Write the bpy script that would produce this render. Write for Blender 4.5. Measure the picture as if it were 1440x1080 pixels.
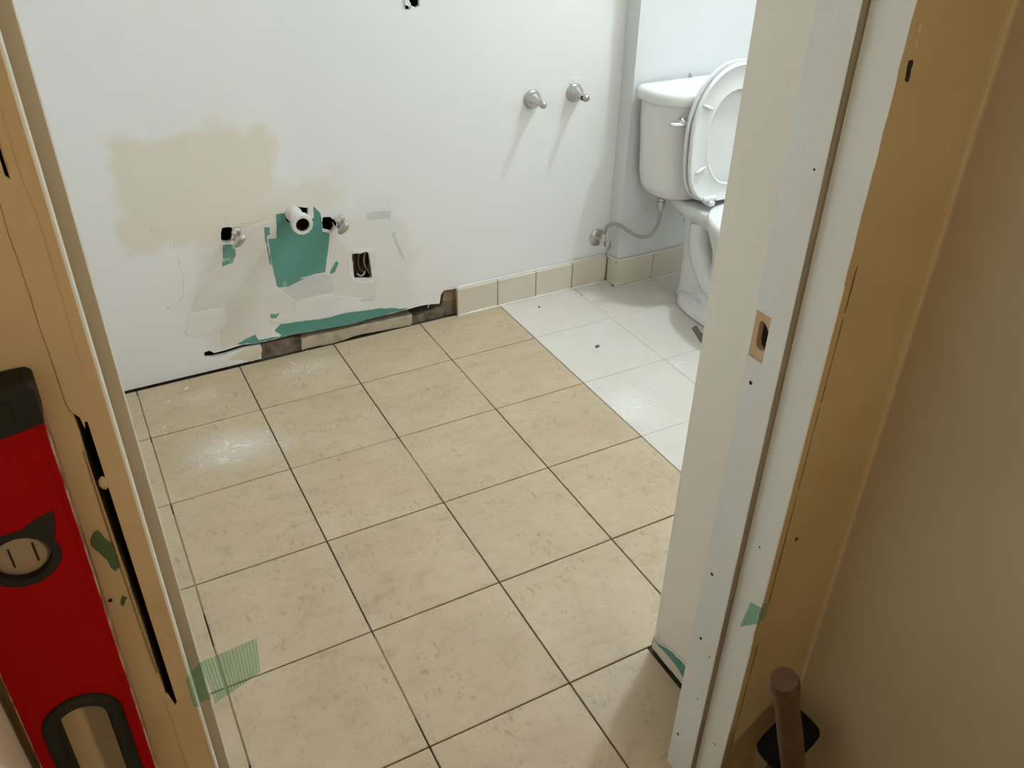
import bpy, bmesh, math, random
from mathutils import Vector, Matrix
random.seed(7)
for o in list(bpy.data.objects): bpy.data.objects.remove(o)
scene = bpy.context.scene
C = scene.collection
PI = math.pi

# ------------------------------------------------------------------ camera
cam_d = bpy.data.cameras.new('camera')
cam = bpy.data.objects.new('camera', cam_d); C.objects.link(cam)
cam_d.sensor_fit = 'HORIZONTAL'; cam_d.sensor_width = 36.0
cam_d.lens = 1201.65 * 36.0 / 1440.0
cam_d.clip_start = 0.02
cam.location = (-1.25065, -2.12300, 1.44391)
cam.rotation_euler = (0.986077, -0.015963, -0.491786)
scene.camera = cam

# ------------------------------------------------------------------ world, exposure
w = bpy.data.worlds.new('world'); scene.world = w; w.use_nodes = True
w.node_tree.nodes['Background'].inputs[0].default_value = (0.9, 0.85, 0.75, 1)
w.node_tree.nodes['Background'].inputs[1].default_value = 0.0
vs = scene.view_settings
vs.view_transform = 'Standard'; vs.look = 'None'; vs.exposure = 0.0; vs.gamma = 1.0
vs.use_curve_mapping = False
LAMP_BATH = 385.0      # emission strength of the bathroom ceiling dome
LAMP_HALL = 97.0      # emission strength of the unseen wall lamp placed to light the hall

# ------------------------------------------------------------------ materials
M = {}
def mat(name, col, rough=0.6, metal=0.0, spec=0.5):
    m = bpy.data.materials.new(name); m.use_nodes = True
    b = m.node_tree.nodes['Principled BSDF']
    b.inputs['Base Color'].default_value = (*col, 1)
    b.inputs['Roughness'].default_value = rough
    b.inputs['Metallic'].default_value = metal
    b.inputs['Specular IOR Level'].default_value = spec
    M[name] = m
    return m, m.node_tree, b
def N(nt, typ, **kw):
    n = nt.nodes.new(typ)
    for k, v in kw.items():
        if k in n.inputs: n.inputs[k].default_value = v
        else: setattr(n, k, v)
    return n
def L(nt, a, b): nt.links.new(a, b)
def coords(nt, scale=(1, 1, 1), world=True, rand=False):
    if world:
        g = N(nt, 'ShaderNodeNewGeometry'); src = g.outputs['Position']
    else:
        g = N(nt, 'ShaderNodeTexCoord'); src = g.outputs['Object']
    mp = N(nt, 'ShaderNodeMapping'); mp.inputs['Scale'].default_value = scale
    L(nt, src, mp.inputs['Vector'])
    out = mp.outputs['Vector']
    if rand:
        oi = N(nt, 'ShaderNodeObjectInfo')
        ml = N(nt, 'ShaderNodeMath', operation='MULTIPLY'); ml.inputs[1].default_value = 57.3
        L(nt, oi.outputs['Random'], ml.inputs[0])
        ad = N(nt, 'ShaderNodeVectorMath', operation='ADD')
        cb = N(nt, 'ShaderNodeCombineXYZ')
        L(nt, ml.outputs[0], cb.inputs[0]); L(nt, ml.outputs[0], cb.inputs[1])
        L(nt, out, ad.inputs[0]); L(nt, cb.outputs[0], ad.inputs[1]); out = ad.outputs[0]
    return out
def noise(nt, vec, scale, detail=4, rough=0.55, dist=0.0):
    n = N(nt, 'ShaderNodeTexNoise'); n.inputs['Scale'].default_value = scale
    n.inputs['Detail'].default_value = detail; n.inputs['Roughness'].default_value = rough
    n.inputs['Distortion'].default_value = dist
    L(nt, vec, n.inputs['Vector']); return n.outputs['Fac']
def ramp(nt, fac, stops):
    r = N(nt, 'ShaderNodeValToRGB'); e = r.color_ramp.elements
    while len(e) < len(stops): e.new(0.5)
    for k, (p, c) in enumerate(stops):
        e[k].position = p; e[k].color = (*c, 1) if len(c) == 3 else c
    L(nt, fac, r.inputs[0]); return r.outputs[0]
def mix(nt, fac, a, b, blend='MIX'):
    m = N(nt, 'ShaderNodeMix', data_type='RGBA', blend_type=blend)
    for s, v in ((0, fac), (6, a), (7, b)):
        if hasattr(v, 'is_linked') or hasattr(v, 'links'): L(nt, v, m.inputs[s])
        elif s == 0: m.inputs[0].default_value = v
        else: m.inputs[s].default_value = (*v, 1)
    return m.outputs[2]
def math_(nt, op, a, b=None, clamp=False):
    m = N(nt, 'ShaderNodeMath', operation=op); m.use_clamp = clamp
    for k, v in ((0, a), (1, b)):
        if v is None: continue
        if hasattr(v, 'links'): L(nt, v, m.inputs[k])
        else: m.inputs[k].default_value = v
    return m.outputs[0]
def bump(nt, b, h, strength=0.2, dist=0.002):
    n = N(nt, 'ShaderNodeBump'); n.inputs['Strength'].default_value = strength
    n.inputs['Distance'].default_value = dist
    L(nt, h, n.inputs['Height']); L(nt, n.outputs[0], b.inputs['Normal'])
def sstep(nt, v, a, b):
    m = N(nt, 'ShaderNodeMapRange', interpolation_type='SMOOTHSTEP')
    m.inputs['From Min'].default_value = a; m.inputs['From Max'].default_value = b
    L(nt, v, m.inputs['Value']); return m.outputs[0]

def simple_noise(name, c1, c2, scale=8, rough=0.6, bs=0.15, bd=0.001, bscale=120, lo=0.35, hi=0.65, spec=0.4, world=True, metal=0.0, sc=(1, 1, 1)):
    m, nt, b = mat(name, c1, rough, metal, spec)
    v = coords(nt, sc, world)
    L(nt, ramp(nt, noise(nt, v, scale), [(lo, c1), (hi, c2)]), b.inputs['Base Color'])
    if bs: bump(nt, b, noise(nt, v, bscale, 3), bs, bd)
    return m

simple_noise('toilet_wall_dimmed', (0.755, 0.77, 0.76), (0.74, 0.755, 0.745), 1.6, 0.5, 0.1, 0.001, 160)  # kept darker than the other walls, offsetting the close lamp in the colour
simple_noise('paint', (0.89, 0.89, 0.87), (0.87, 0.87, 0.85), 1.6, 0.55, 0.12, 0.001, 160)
simple_noise('ceiling_paint', (0.88, 0.88, 0.86), (0.86, 0.86, 0.84), 2, 0.8, 0.1)
simple_noise('stub_paint', (0.90, 0.86, 0.765), (0.88, 0.835, 0.735), 3, 0.5, 0.1, 0.001, 150)
simple_noise('white_trim', (0.80, 0.83, 0.80), (0.76, 0.79, 0.76), 5, 0.42, 0.08, 0.0008, 90)
simple_noise('ochre_bounce', (0.43, 0.335, 0.185), (0.385, 0.285, 0.14), 5, 0.6, 0.12, 0.001, 120)  # hall_paint deepened; the corner's warm bounce light is put into the colour
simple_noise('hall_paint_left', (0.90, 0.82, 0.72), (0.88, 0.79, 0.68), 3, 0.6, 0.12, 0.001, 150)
simple_noise('ochre_left_lit', (0.55, 0.42, 0.25), (0.49, 0.355, 0.19), 7, 0.6, 0.12, 0.001, 120)  # lighter copy of the right-hand tan; stronger light here painted into the colour
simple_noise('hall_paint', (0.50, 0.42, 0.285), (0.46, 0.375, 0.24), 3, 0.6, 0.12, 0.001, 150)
simple_noise('raw_wood', (0.66, 0.48, 0.30), (0.55, 0.37, 0.21), 14, 0.7, 0.3, 0.001, 60, sc=(6, 6, 1))
simple_noise('dark_void', (0.012, 0.010, 0.008), (0.02, 0.016, 0.012), 10, 0.9, 0)
simple_noise('thinset', (0.045, 0.033, 0.02), (0.075, 0.057, 0.038), 30, 0.9, 0.4, 0.002, 80)
simple_noise('compound', (0.81, 0.775, 0.72), (0.755, 0.71, 0.645), 7, 0.75, 0.35, 0.0015, 40)
simple_noise('compound_cream', (0.80, 0.73, 0.60), (0.76, 0.68, 0.54), 6, 0.7, 0.3, 0.0015, 40)
simple_noise('compound_white', (0.86, 0.84, 0.80), (0.80, 0.78, 0.735), 9, 0.7, 0.4, 0.0015, 45)
simple_noise('skim_thin', (0.63, 0.66, 0.62), (0.72, 0.70, 0.66), 14, 0.7, 0.3, 0.001, 50)
simple_noise('teal_board', (0.125, 0.335, 0.285), (0.105, 0.29, 0.24), 6, 0.7, 0.15, 0.0006, 120)
simple_noise('teal_smeared', (0.13, 0.31, 0.245), (0.62, 0.66, 0.61), 38, 0.7, 0.2, 0.0008, 70, 0.50, 0.66)
simple_noise('masonry', (0.13, 0.105, 0.08), (0.34, 0.27, 0.20), 34, 0.9, 0.9, 0.004, 55, 0.35, 0.70)
simple_noise('brick_red', (0.42, 0.28, 0.19), (0.24, 0.17, 0.12), 26, 0.9, 0.8, 0.003, 60)
simple_noise('mortar', (0.55, 0.46, 0.34), (0.40, 0.32, 0.22), 30, 0.85, 0.7, 0.003, 60, 0.45, 0.75)
simple_noise('base_tile', (0.72, 0.66, 0.545), (0.69, 0.625, 0.505), 6, 0.25, 0.03, 0.0005, 40, spec=0.5)
simple_noise('caulk', (0.80, 0.78, 0.72), (0.74, 0.71, 0.64), 20, 0.6, 0.3, 0.001, 60)
simple_noise('grout_pale', (0.66, 0.62, 0.55), (0.58, 0.54, 0.47), 30, 0.85, 0.3, 0.001, 90)
simple_noise('grout_tan', (0.36, 0.275, 0.165), (0.28, 0.21, 0.12), 40, 0.85, 0.3, 0.001, 90)
simple_noise('porcelain', (0.80, 0.80, 0.775), (0.80, 0.80, 0.775), 2, 0.12, 0, spec=0.6)
simple_noise('seat_plastic', (0.80, 0.81, 0.80), (0.79, 0.80, 0.79), 2, 0.25, 0, spec=0.5)
simple_noise('nickel', (0.52, 0.50, 0.465), (0.47, 0.45, 0.415), 20, 0.30, 0, metal=1.0)
simple_noise('chrome', (0.72, 0.71, 0.70), (0.62, 0.61, 0.60), 30, 0.16, 0, metal=1.0)
simple_noise('braid', (0.34, 0.325, 0.29), (0.42, 0.40, 0.36), 300, 0.5, 0.4, 0.001, 700, metal=0.6)
simple_noise('pvc', (0.80, 0.78, 0.72), (0.72, 0.70, 0.64), 18, 0.4, 0.2, 0.001, 60)
simple_noise('galv_box', (0.10, 0.085, 0.075), (0.17, 0.13, 0.11), 40, 0.6, 0.3, 0.001, 80, metal=0.2)
simple_noise('black_rubber', (0.014, 0.013, 0.009), (0.022, 0.02, 0.014), 12, 0.7, 0.1, spec=0.2)
simple_noise('worn_edge', (0.50, 0.36, 0.28), (0.22, 0.02, 0.015), 60, 0.5, 0)
simple_noise('mallet_rubber', (0.004, 0.004, 0.004), (0.006, 0.006, 0.006), 12, 0.8, 0, spec=0.1)
simple_noise('stop_edge_tan', (0.47, 0.395, 0.29), (0.43, 0.355, 0.255), 8, 0.6, 0.1)
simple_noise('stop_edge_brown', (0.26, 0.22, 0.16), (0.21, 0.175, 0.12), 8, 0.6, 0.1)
simple_noise('vial', (0.27, 0.195, 0.125), (0.33, 0.245, 0.165), 10, 0.3, 0)
simple_noise('handle_wood', (0.11, 0.052, 0.020), (0.07, 0.032, 0.012), 12, 0.5, 0.3, 0.001, 40, sc=(8, 8, 1))
simple_noise('steel_dark', (0.08, 0.08, 0.08), (0.12, 0.12, 0.12), 20, 0.45, 0, metal=0.8)
simple_noise('green_chip', (0.075, 0.125, 0.055), (0.06, 0.10, 0.045), 20, 0.7, 0.2)
simple_noise('hall_floor', (0.30, 0.20, 0.11), (0.24, 0.15, 0.08), 4, 0.5, 0.1)
simple_noise('shim_grey', (0.20, 0.18, 0.15), (0.14, 0.125, 0.10), 60, 0.7, 0.2)
simple_noise('debris', (0.09, 0.09, 0.075), (0.12, 0.11, 0.09), 90, 0.8, 0.3)

# back wall paint: white with an old cream patch of paint left where a sink hung
def wall_back_material():
    m, nt, b = mat('wall_back_paint', (0.8, 0.8, 0.78), 0.55, 0, 0.4)
    v = coords(nt)
    sx = N(nt, 'ShaderNodeSeparateXYZ'); L(nt, v, sx.inputs[0])
    wob = math_(nt, 'MULTIPLY', math_(nt, 'SUBTRACT', noise(nt, v, 7.0, 5), 0.5), 0.22)
    x = math_(nt, 'ADD', sx.outputs[0], wob); z = math_(nt, 'ADD', sx.outputs[2], wob)
    def box(x0, x1, z0, z1, e):
        a = sstep(nt, x, x0, x0 + e); c = math_(nt, 'SUBTRACT', 1.0, sstep(nt, x, x1 - e, x1))
        d = sstep(nt, z, z0, z0 + e); f = math_(nt, 'SUBTRACT', 1.0, sstep(nt, z, z1 - e, z1))
        return math_(nt, 'MULTIPLY', math_(nt, 'MULTIPLY', a, c), math_(nt, 'MULTIPLY', d, f))
    base = ramp(nt, noise(nt, v, 1.3, 3), [(0.35, (0.88, 0.88, 0.865)), (0.65, (0.855, 0.85, 0.83))])
    cream = math_(nt, 'MAXIMUM', box(-1.17, -0.70, 0.40, 0.76, 0.05), math_(nt, 'MULTIPLY', box(-1.05, -0.52, 0.42, 0.60, 0.06), 0.8))
    col = mix(nt, math_(nt, 'MULTIPLY', cream, 0.85), base, (0.82, 0.755, 0.63))
    low = box(-1.02, -0.28, 0.03, 0.46, 0.08)
    col = mix(nt, math_(nt, 'MULTIPLY', low, 0.65), col, (0.80, 0.765, 0.70))
    grey = box(-0.50, -0.32, 0.28, 0.52, 0.06)
    col = mix(nt, math_(nt, 'MULTIPLY', grey, 0.45), col, (0.77, 0.785, 0.785))
    L(nt, col, b.inputs['Base Color'])
    bump(nt, b, noise(nt, v, 150, 3), 0.12, 0.001)
wall_back_material()

# glazed stoneware floor tiles: tan with soft brown mottling and plaster smears
SMEARS = [(-1.03, -0.15, 0.17, 0.12, 1.0), (-0.73, 0.165, 0.15, 0.06, 0.45), (-1.06, 0.15, 0.10, 0.06, 0.35), (-0.90, -0.19, 0.12, 0.05, 0.4)]
WSMEARS = [(0.06, -0.47, 0.12, 0.13, 1.0), (0.32, -0.345, 0.04, 0.03, 1.0), (0.55, 0.05, 0.05, 0.04, 0.6)]
def tile_material(name, ca, cb, cd, haze, hazecol, smears):
    m, nt, b = mat(name, ca, 0.42, 0, 0.35)
    v = coords(nt, (1, 1, 1), True, True)
    big = noise(nt, v, 5.0, 5, 0.6)
    col = ramp(nt, big, [(0.30, cb), (0.68, ca)])
    v2 = coords(nt, (1.0, 0.42, 1), True, True)
    sp = noise(nt, v2, 85.0, 4, 0.65, 0.3)
    patch = noise(nt, v, 11.0, 3, 0.6)
    spk = math_(nt, 'MULTIPLY', sstep(nt, sp, 0.52, 0.68), sstep(nt, patch, 0.44, 0.62), True)
    col = mix(nt, math_(nt, 'MULTIPLY', spk, 0.40), col, cd)
    sp3 = noise(nt, coords(nt, (0.6, 1.0, 1), True, True), 26.0, 5, 0.7)
    col = mix(nt, math_(nt, 'MULTIPLY', sstep(nt, sp3, 0.45, 0.75), 0.26), col, cd)
    sp4 = noise(nt, coords(nt, (1.0, 0.5, 1), True, True), 150.0, 3, 0.6)
    col = mix(nt, math_(nt, 'MULTIPLY', sstep(nt, sp4, 0.56, 0.72), 0.22), col, cd)
    if haze:
        hz = noise(nt, coords(nt), 6.5, 5, 0.65)
        col = mix(nt, ramp(nt, hz, [(0.30, (haze * 0.74,) * 3), (0.70, (min(1, haze * 1.12),) * 3)]), col, hazecol)
    g = N(nt, 'ShaderNodeNewGeometry')
    sx = N(nt, 'ShaderNodeSeparateXYZ'); L(nt, g.outputs['Position'], sx.inputs[0])
    tot = None
    for (x0, y0, rx, ry, s) in smears:
        dx = math_(nt, 'DIVIDE', math_(nt, 'SUBTRACT', sx.outputs[0], x0), rx)
        dy = math_(nt, 'DIVIDE', math_(nt, 'SUBTRACT', sx.outputs[1], y0), ry)
        d = math_(nt, 'SQRT', math_(nt, 'ADD', math_(nt, 'MULTIPLY', dx, dx), math_(nt, 'MULTIPLY', dy, dy)))
        f = math_(nt, 'MULTIPLY', math_(nt, 'SUBTRACT', 1.0, sstep(nt, d, 0.15, 1.0)), s)
        tot = f if tot is None else math_(nt, 'MAXIMUM', tot, f)
    vs_ = coords(nt, (1.0, 2.2, 1)); st = noise(nt, vs_, 17.0, 6, 0.7, 1.8)
    fine = math_(nt, 'MULTIPLY', sstep(nt, st, 0.44, 0.66), tot)
    soft = math_(nt, 'MULTIPLY', tot, 0.48)
    k = math_(nt, 'MAXIMUM', fine, soft, True)
    col = mix(nt, math_(nt, 'MULTIPLY', k, 0.75), col, (0.90, 0.88, 0.83))
    L(nt, col, b.inputs['Base Color'])
    bump(nt, b, noise(nt, v, 45.0, 4), 0.08, 0.001)
tile_material('floor_tile', (0.575, 0.458, 0.308), (0.485, 0.375, 0.238), (0.22, 0.155, 0.09), 0, None, SMEARS)
tile_material('floor_tile_dusty', (0.60, 0.52, 0.40), (0.55, 0.47, 0.35), (0.40, 0.33, 0.24), 0.84, (0.70, 0.665, 0.595), WSMEARS)

# red painted aluminium with a few worn chips
def red_material():
    m, nt, b = mat('red_enamel', (0.30, 0.0015, 0.0015), 0.6, 0, 0.08)
    v = coords(nt, (1, 1, 0.35))
    f = sstep(nt, noise(nt, v, 110, 3, 0.6), 0.74, 0.76)
    big = sstep(nt, noise(nt, coords(nt), 12, 2), 0.55, 0.62)
    L(nt, mix(nt, math_(nt, 'MULTIPLY', f, big), (0.30, 0.0015, 0.0015), (0.62, 0.42, 0.36)), b.inputs['Base Color'])
red_material()

def tape_material():
    m, nt, b = mat('green_tape', (0.26, 0.46, 0.36), 0.5, 0, 0.2)
    out = nt.nodes['Material Output']
    tr = N(nt, 'ShaderNodeBsdfTransparent'); tr.inputs[0].default_value = (0.90, 0.99, 0.95, 1)
    mx = N(nt, 'ShaderNodeMixShader'); mx.inputs[0].default_value = 0.16
    L(nt, tr.outputs[0], mx.inputs[1]); L(nt, b.outputs[0], mx.inputs[2]); L(nt, mx.outputs[0], out.inputs[0])
tape_material()

def emit(name, col, s):
    m = bpy.data.materials.new(name); m.use_nodes = True; nt = m.node_tree
    nt.nodes.remove(nt.nodes['Principled BSDF'])
    e = N(nt, 'ShaderNodeEmission'); e.inputs[0].default_value = (*col, 1); e.inputs[1].default_value = s
    L(nt, e.outputs[0], nt.nodes['Material Output'].inputs[0]); M[name] = m
emit('dome_cool', (0.89, 1.0, 1.10), LAMP_BATH)
emit('dome_warm', (1.0, 0.86, 0.63), LAMP_HALL)

# ------------------------------------------------------------------ object helpers
WLOC = {}
def link(name, me, loc, parent=None):
    o = bpy.data.objects.new(name, me); C.objects.link(o)
    loc = Vector(loc); WLOC[o] = loc
    if parent is not None:
        o.parent = parent; o.location = loc - WLOC[parent]
    else: o.location = loc
    return o
def thing(name, label, cat, loc, group=None):
    o = link(name, None, loc); tag(o, label, cat, group); return o
def tag(o, label=None, cat=None, group=None, kind=None):
    if label: o['label'] = label
    if cat: o['category'] = cat
    if group: o['group'] = group
    if kind: o['kind'] = kind
    return o
def from_bm(name, bm, mname, parent=None, origin=None, smooth=False, bevel=0, seg=2):
    """bm is in world space; the object's origin goes to the middle of its base."""
    bmesh.ops.recalc_face_normals(bm, faces=bm.faces)
    if origin is None:
        xs = [v.co.x for v in bm.verts]; ys = [v.co.y for v in bm.verts]; zs = [v.co.z for v in bm.verts]
        origin = ((min(xs) + max(xs)) / 2, (min(ys) + max(ys)) / 2, min(zs))
    bmesh.ops.translate(bm, vec=-Vector(origin), verts=bm.verts)
    if smooth:
        for f in bm.faces: f.smooth = True
    me = bpy.data.meshes.new(name); bm.to_mesh(me); bm.free()
    for mm in (mname if isinstance(mname, (list, tuple)) else [mname]): me.materials.append(M[mm])
    o = link(name, me, origin, parent)
    if bevel:
        md = o.modifiers.new('bevel', 'BEVEL'); md.width = bevel; md.segments = seg; md.limit_method = 'ANGLE'; md.angle_limit = 0.6
    if smooth == 'auto': auto_smooth(o)
    return o
def auto_smooth(o, ang=0.6):
    me = o.data
    for p in me.polygons: p.use_smooth = True
    me.set_sharp_from_angle(angle=ang)
def box(bm, x0, x1, y0, y1, z0, z1):
    vs_ = [bm.verts.new(p) for p in ((x0, y0, z0), (x1, y0, z0), (x1, y1, z0), (x0, y1, z0), (x0, y0, z1), (x1, y0, z1), (x1, y1, z1), (x0, y1, z1))]
    for f in ((3, 2, 1, 0), (4, 5, 6, 7), (0, 1, 5, 4), (1, 2, 6, 5), (2, 3, 7, 6), (3, 0, 4, 7)): bm.faces.new([vs_[i] for i in f])
def box_obj(name, b6, mname, parent=None, bevel=0):
    bm = bmesh.new(); box(bm, *b6); return from_bm(name, bm, mname, parent, bevel=bevel)
def ragged(pts, amp=0.003, step=0.012, closed=True):
    out = []; n = len(pts)
    for i in range(n if closed else n - 1):
        a = Vector(pts[i]); b = Vector(pts[(i + 1) % n]); k = max(1, int((b - a).length / step))
        d = (b - a).normalized() if (b - a).length > 1e-6 else Vector((1, 0)); nrm = Vector((-d.y, d.x))
        for j in range(k):
            p = a.lerp(b, j / k)
            if j: p = p + nrm * random.uniform(-amp, amp)
            out.append((p.x, p.y))
    if not closed: out.append(tuple(pts[-1]))
    return out
def plate_bm(axis, at, thick, outline, holes=(), bm=None):
    """A flat plate: outline in (a,b) of the plane, extruded from `at` by `thick` along axis."""
    own = bm is None
    b = bmesh.new()
    def P(p, t):
        if axis == 'Y': return (p[0], at + t, p[1])
        if axis == 'X': return (at + t, p[0], p[1])
        return (p[0], p[1], at + t)
    edges = []
    for loop in [outline] + list(holes):
        vv = [b.verts.new(P(p, 0)) for p in loop]
        for i in range(len(vv)): edges.append(b.edges.new((vv[i], vv[(i + 1) % len(vv)])))
    bmesh.ops.triangle_fill(b, edges=edges, use_beauty=True, use_dissolve=False)
    r = bmesh.ops.extrude_face_region(b, geom=list(b.faces))
    d = {'Y': (0, thick, 0), 'X': (thick, 0, 0), 'Z': (0, 0, thick)}[axis]
    bmesh.ops.translate(b, vec=d, verts=[e for e in r['geom'] if isinstance(e, bmesh.types.BMVert)])
    return b
def plate(name, axis, at, thick, outline, mname, parent=None, holes=(), bevel=0):
    return from_bm(name, plate_bm(axis, at, thick, outline, holes), mname, parent, bevel=bevel)
def tube(bm, pts, r, seg=10, cap=True, flat=None):
    pts = [Vector(p) for p in pts]; n = len(pts); rings = []
    rr = r if isinstance(r, (list, tuple)) else [r] * n
    up = None
    for i in range(n):
        t = (pts[min(i + 1, n - 1)] - pts[max(i - 1, 0)]).normalized()
        if up is None:
            up = Vector((0, 0, 1)) if abs(t.z) < 0.9 else Vector((1, 0, 0))
        s = t.cross(up).normalized(); up = s.cross(t).normalized()
        ring = []
        for k in range(seg):
            a = 2 * PI * k / seg; p = pts[i] + (s * math.cos(a) + up * math.sin(a)) * rr[i]
            if flat: p = flat(p)
            ring.append(bm.verts.new(p))
        rings.append(ring)
    for i in range(n - 1):
        for k in range(seg):
            bm.faces.new((rings[i][k], rings[i][(k + 1) % seg], rings[i + 1][(k + 1) % seg], rings[i + 1][k]))
    if cap:
        bm.faces.new(list(reversed(rings[0]))); bm.faces.new(rings[-1])
def lathe(bm, base, axis, prof, seg=24, cap=True):
    """prof: list of (distance along axis, radius)."""
    axis = Vector(axis).normalized(); base = Vector(base)
    u = axis.cross(Vector((0, 0, 1)))
    if u.length < 1e-3: u = Vector((1, 0, 0))
    u.normalize(); v = axis.cross(u); rings = []
    for d, r in prof:
        rings.append([bm.verts.new(base + axis * d + (u * math.cos(2 * PI * k / seg) + v * math.sin(2 * PI * k / seg)) * max(r, 1e-5)) for k in range(seg)])
    for i in range(len(rings) - 1):
        for k in range(seg):
            bm.faces.new((rings[i][k], rings[i][(k + 1) % seg], rings[i + 1][(k + 1) % seg], rings[i + 1][k]))
    if cap:
        bm.faces.new(list(reversed(rings[0]))); bm.faces.new(rings[-1])
def loft(bm, rings, cap0=True, cap1=True):
    rv = [[bm.verts.new(p) for p in ring] for ring in rings]; n = len(rv[0])
    for i in range(len(rv) - 1):
        for k in range(n): bm.faces.new((rv[i][k], rv[i][(k + 1) % n], rv[i + 1][(k + 1) % n], rv[i + 1][k]))
    if cap0: bm.faces.new(list(reversed(rv[0])))
    if cap1: bm.faces.new(rv[-1])
def spline(pts, n=8):
    """Catmull-Rom through the points."""
    P = [Vector(p) for p in pts]; out = []
    for i in range(len(P) - 1):
        a = P[max(i - 1, 0)]; b = P[i]; c = P[i + 1]; d = P[min(i + 2, len(P) - 1)]
        for j in range(n):
            t = j / n
            out.append(0.5 * ((2 * b) + (c - a) * t + (2 * a - 5 * b + 4 * c - d) * t * t + (3 * b - a - 3 * c + d) * t ** 3))
    out.append(P[-1]); return out

# ------------------------------------------------------------------ dimensions (metres)
YB = 0.27            # sink wall
YT = 0.20            # wall behind the toilet stands 7 cm proud
XT0 = 0.455          # its corner
XR = 1.42            # right wall
XL = -1.36           # left wall of the bathroom
ZC = 2.58
YH = -1.567          # hall face of the door wall
YD = -1.449          # bathroom face of the door wall
JR = -0.54; JL = -1.262   # faces of the door jambs
HL = -1.394; HR = -0.402  # hall side walls
S = 0.305

# ------------------------------------------------------------------ floor
sub = box_obj('floor', (XL, XR, YH, YB + 0.03, -0.06, -0.0065), 'thinset'); tag(sub, kind='structure', label='tiled bathroom floor, tan tiles with open joints and a dusty strip')
def cut_tile(x0, x1, y0, y1, mname, name='floor_tile', j=0.0015, top=0.0, corner=None):
    bm = bmesh.new(); box(bm, x0 + j, x1 - j, y0 + j, y1 - j, top - 0.0064, top)
    return from_bm(name, bm, mname, sub, bevel=0.0012, seg=1)
ys = [0.262, 0.0, -S, -2 * S, -3 * S, -4 * S, YH + 0.002]
full = None
def full_tile(x0, y0, mname, j):
    global full
    if full is None or full[1] != mname:
        o = cut_tile(x0, x0 + S, y0, y0 + S, mname, j=j); full = (o, mname); return o
    o = full[0].copy(); C.objects.link(o)
    o.location = full[0].location + Vector((x0 - full[2][0], y0 - full[2][1], random.uniform(-0.0004, 0.0004)))
    return o
for mname, cols, j in (('floor_tile', [-1.356, -4 * S, -3 * S, -2 * S, -S, 0.0], 0.0016), ('floor_tile_dusty', [0.0, S, 2 * S, 3 * S, 4 * S, XR], 0.0010)):
    full = None
    for ci in range(len(cols) - 1):
        for ri in range(len(ys) - 1):
            x0, x1, y1, y0 = cols[ci], cols[ci + 1], ys[ri], ys[ri + 1]
            if x0 >= XT0 - 0.2 and ri == 0 and x1 > XT0: y1 = YT - 0.012
            if x0 >= 0 and ri == 5: y0 = YD
            if mname == 'floor_tile' and ri == 5 and x0 == -2 * S:
                cut_tile(x0, -0.419, y0, y1, mname, j=j); continue
            if mname == 'floor_tile' and ri == 5 and x0 == -S: continue
            if ci == 1 and x0 > 0.3 and ri == 0:          # the tile round the corner of the boxed-out wall
                o = plate('floor_tile', 'Z', -0.0064, 0.0064, [(x0 + j, y0 + j), (x1 - j, y0 + j), (x1 - j, YT - 0.0105), (0.4475, YT - 0.0105), (0.4475, 0.2525), (x0 + j, 0.2525)], mname, sub, bevel=0.0008); continue
            if abs(x1 - x0 - S) < 1e-6 and abs(y1 - y0 - S) < 1e-6:
                if full is None:
                    o = cut_tile(x0, x1, y0, y1, mname, j=j); full = (o, mname, (x0, y0))
                else:
                    o = full[0].copy(); C.objects.link(o)
                    o.location = full[0].location + Vector((x0 - full[2][0], y0 - full[2][1], random.uniform(-0.0004, 0.0004)))
            else:
                cut_tile(x0, x1, y0, y1, mname, j=j)
# joints: pale grout packed between the dusty tiles, tan dust in some of the open ones
def joint(x0, x1, y0, y1, mname, z):
    box_obj('joint_filling', (x0, x1, y0, y1, -0.0065, z), mname, sub)
for yy in ys[1:-1]: joint(0.004, XR, yy - 0.001, yy + 0.001, 'grout_pale', -0.0003)
for xx in (S, 2 * S, 3 * S, 4 * S): joint(xx - 0.001, xx + 0.001, YD, 0.18, 'grout_pale', -0.0003)
for (a, b_, yy) in ((-3, -2, 0.0), (-4, -3, -S), (-3, -2, -S), (-4.3, -4, -S), (-4.3, -4, 0.0), (-4.3, -4, -2 * S), (-2, -1, -S - 0.0)):
    joint(a * S + 0.004, b_ * S - 0.02, yy - 0.0016, yy + 0.0016, 'grout_tan', -0.0022)
for (xx, y0, y1) in ((-S, 0.05, 0.17), (-S, -0.24, -0.02), (-4 * S, -0.30, -0.02), (-4 * S, 0.01, 0.24), (-4 * S, -S * 2.3, -S - 0.04), (-3 * S, -1.15, -0.93), (-2 * S, -0.55, -0.36), (-4 * S, -1.10, -0.80)):
    joint(xx - 0.0016, xx + 0.0016, y0, y1, 'grout_tan', -0.0025)

# ------------------------------------------------------------------ back wall with its holes
lv_hole = ragged([(-0.8894,0.4561),(-0.8744,0.4561),(-0.8617,0.4519),(-0.8607,0.4371),(-0.8647,0.4231),(-0.8716,0.4116),(-0.8818,0.4113),(-0.8971,0.4151),(-0.8981,0.4259),(-0.8951,0.4436)], 0.0015, 0.01)
rv_hole = ragged([(-0.6032,0.4300),(-0.5935,0.4349),(-0.5735,0.4322),(-0.5651,0.4231),(-0.5642,0.3960),(-0.5746,0.3854),(-0.5978,0.3947),(-0.6041,0.4054)], 0.0015, 0.01)
pipe_hole = ragged([(-0.7073,0.4675),(-0.6927,0.4778),(-0.6741,0.4855),(-0.6504,0.4759),(-0.6365,0.4716),(-0.6385,0.4552),(-0.6475,0.4400),(-0.6636,0.4260),(-0.6956,0.4282),(-0.7061,0.4432)], 0.0015, 0.01)
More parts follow.
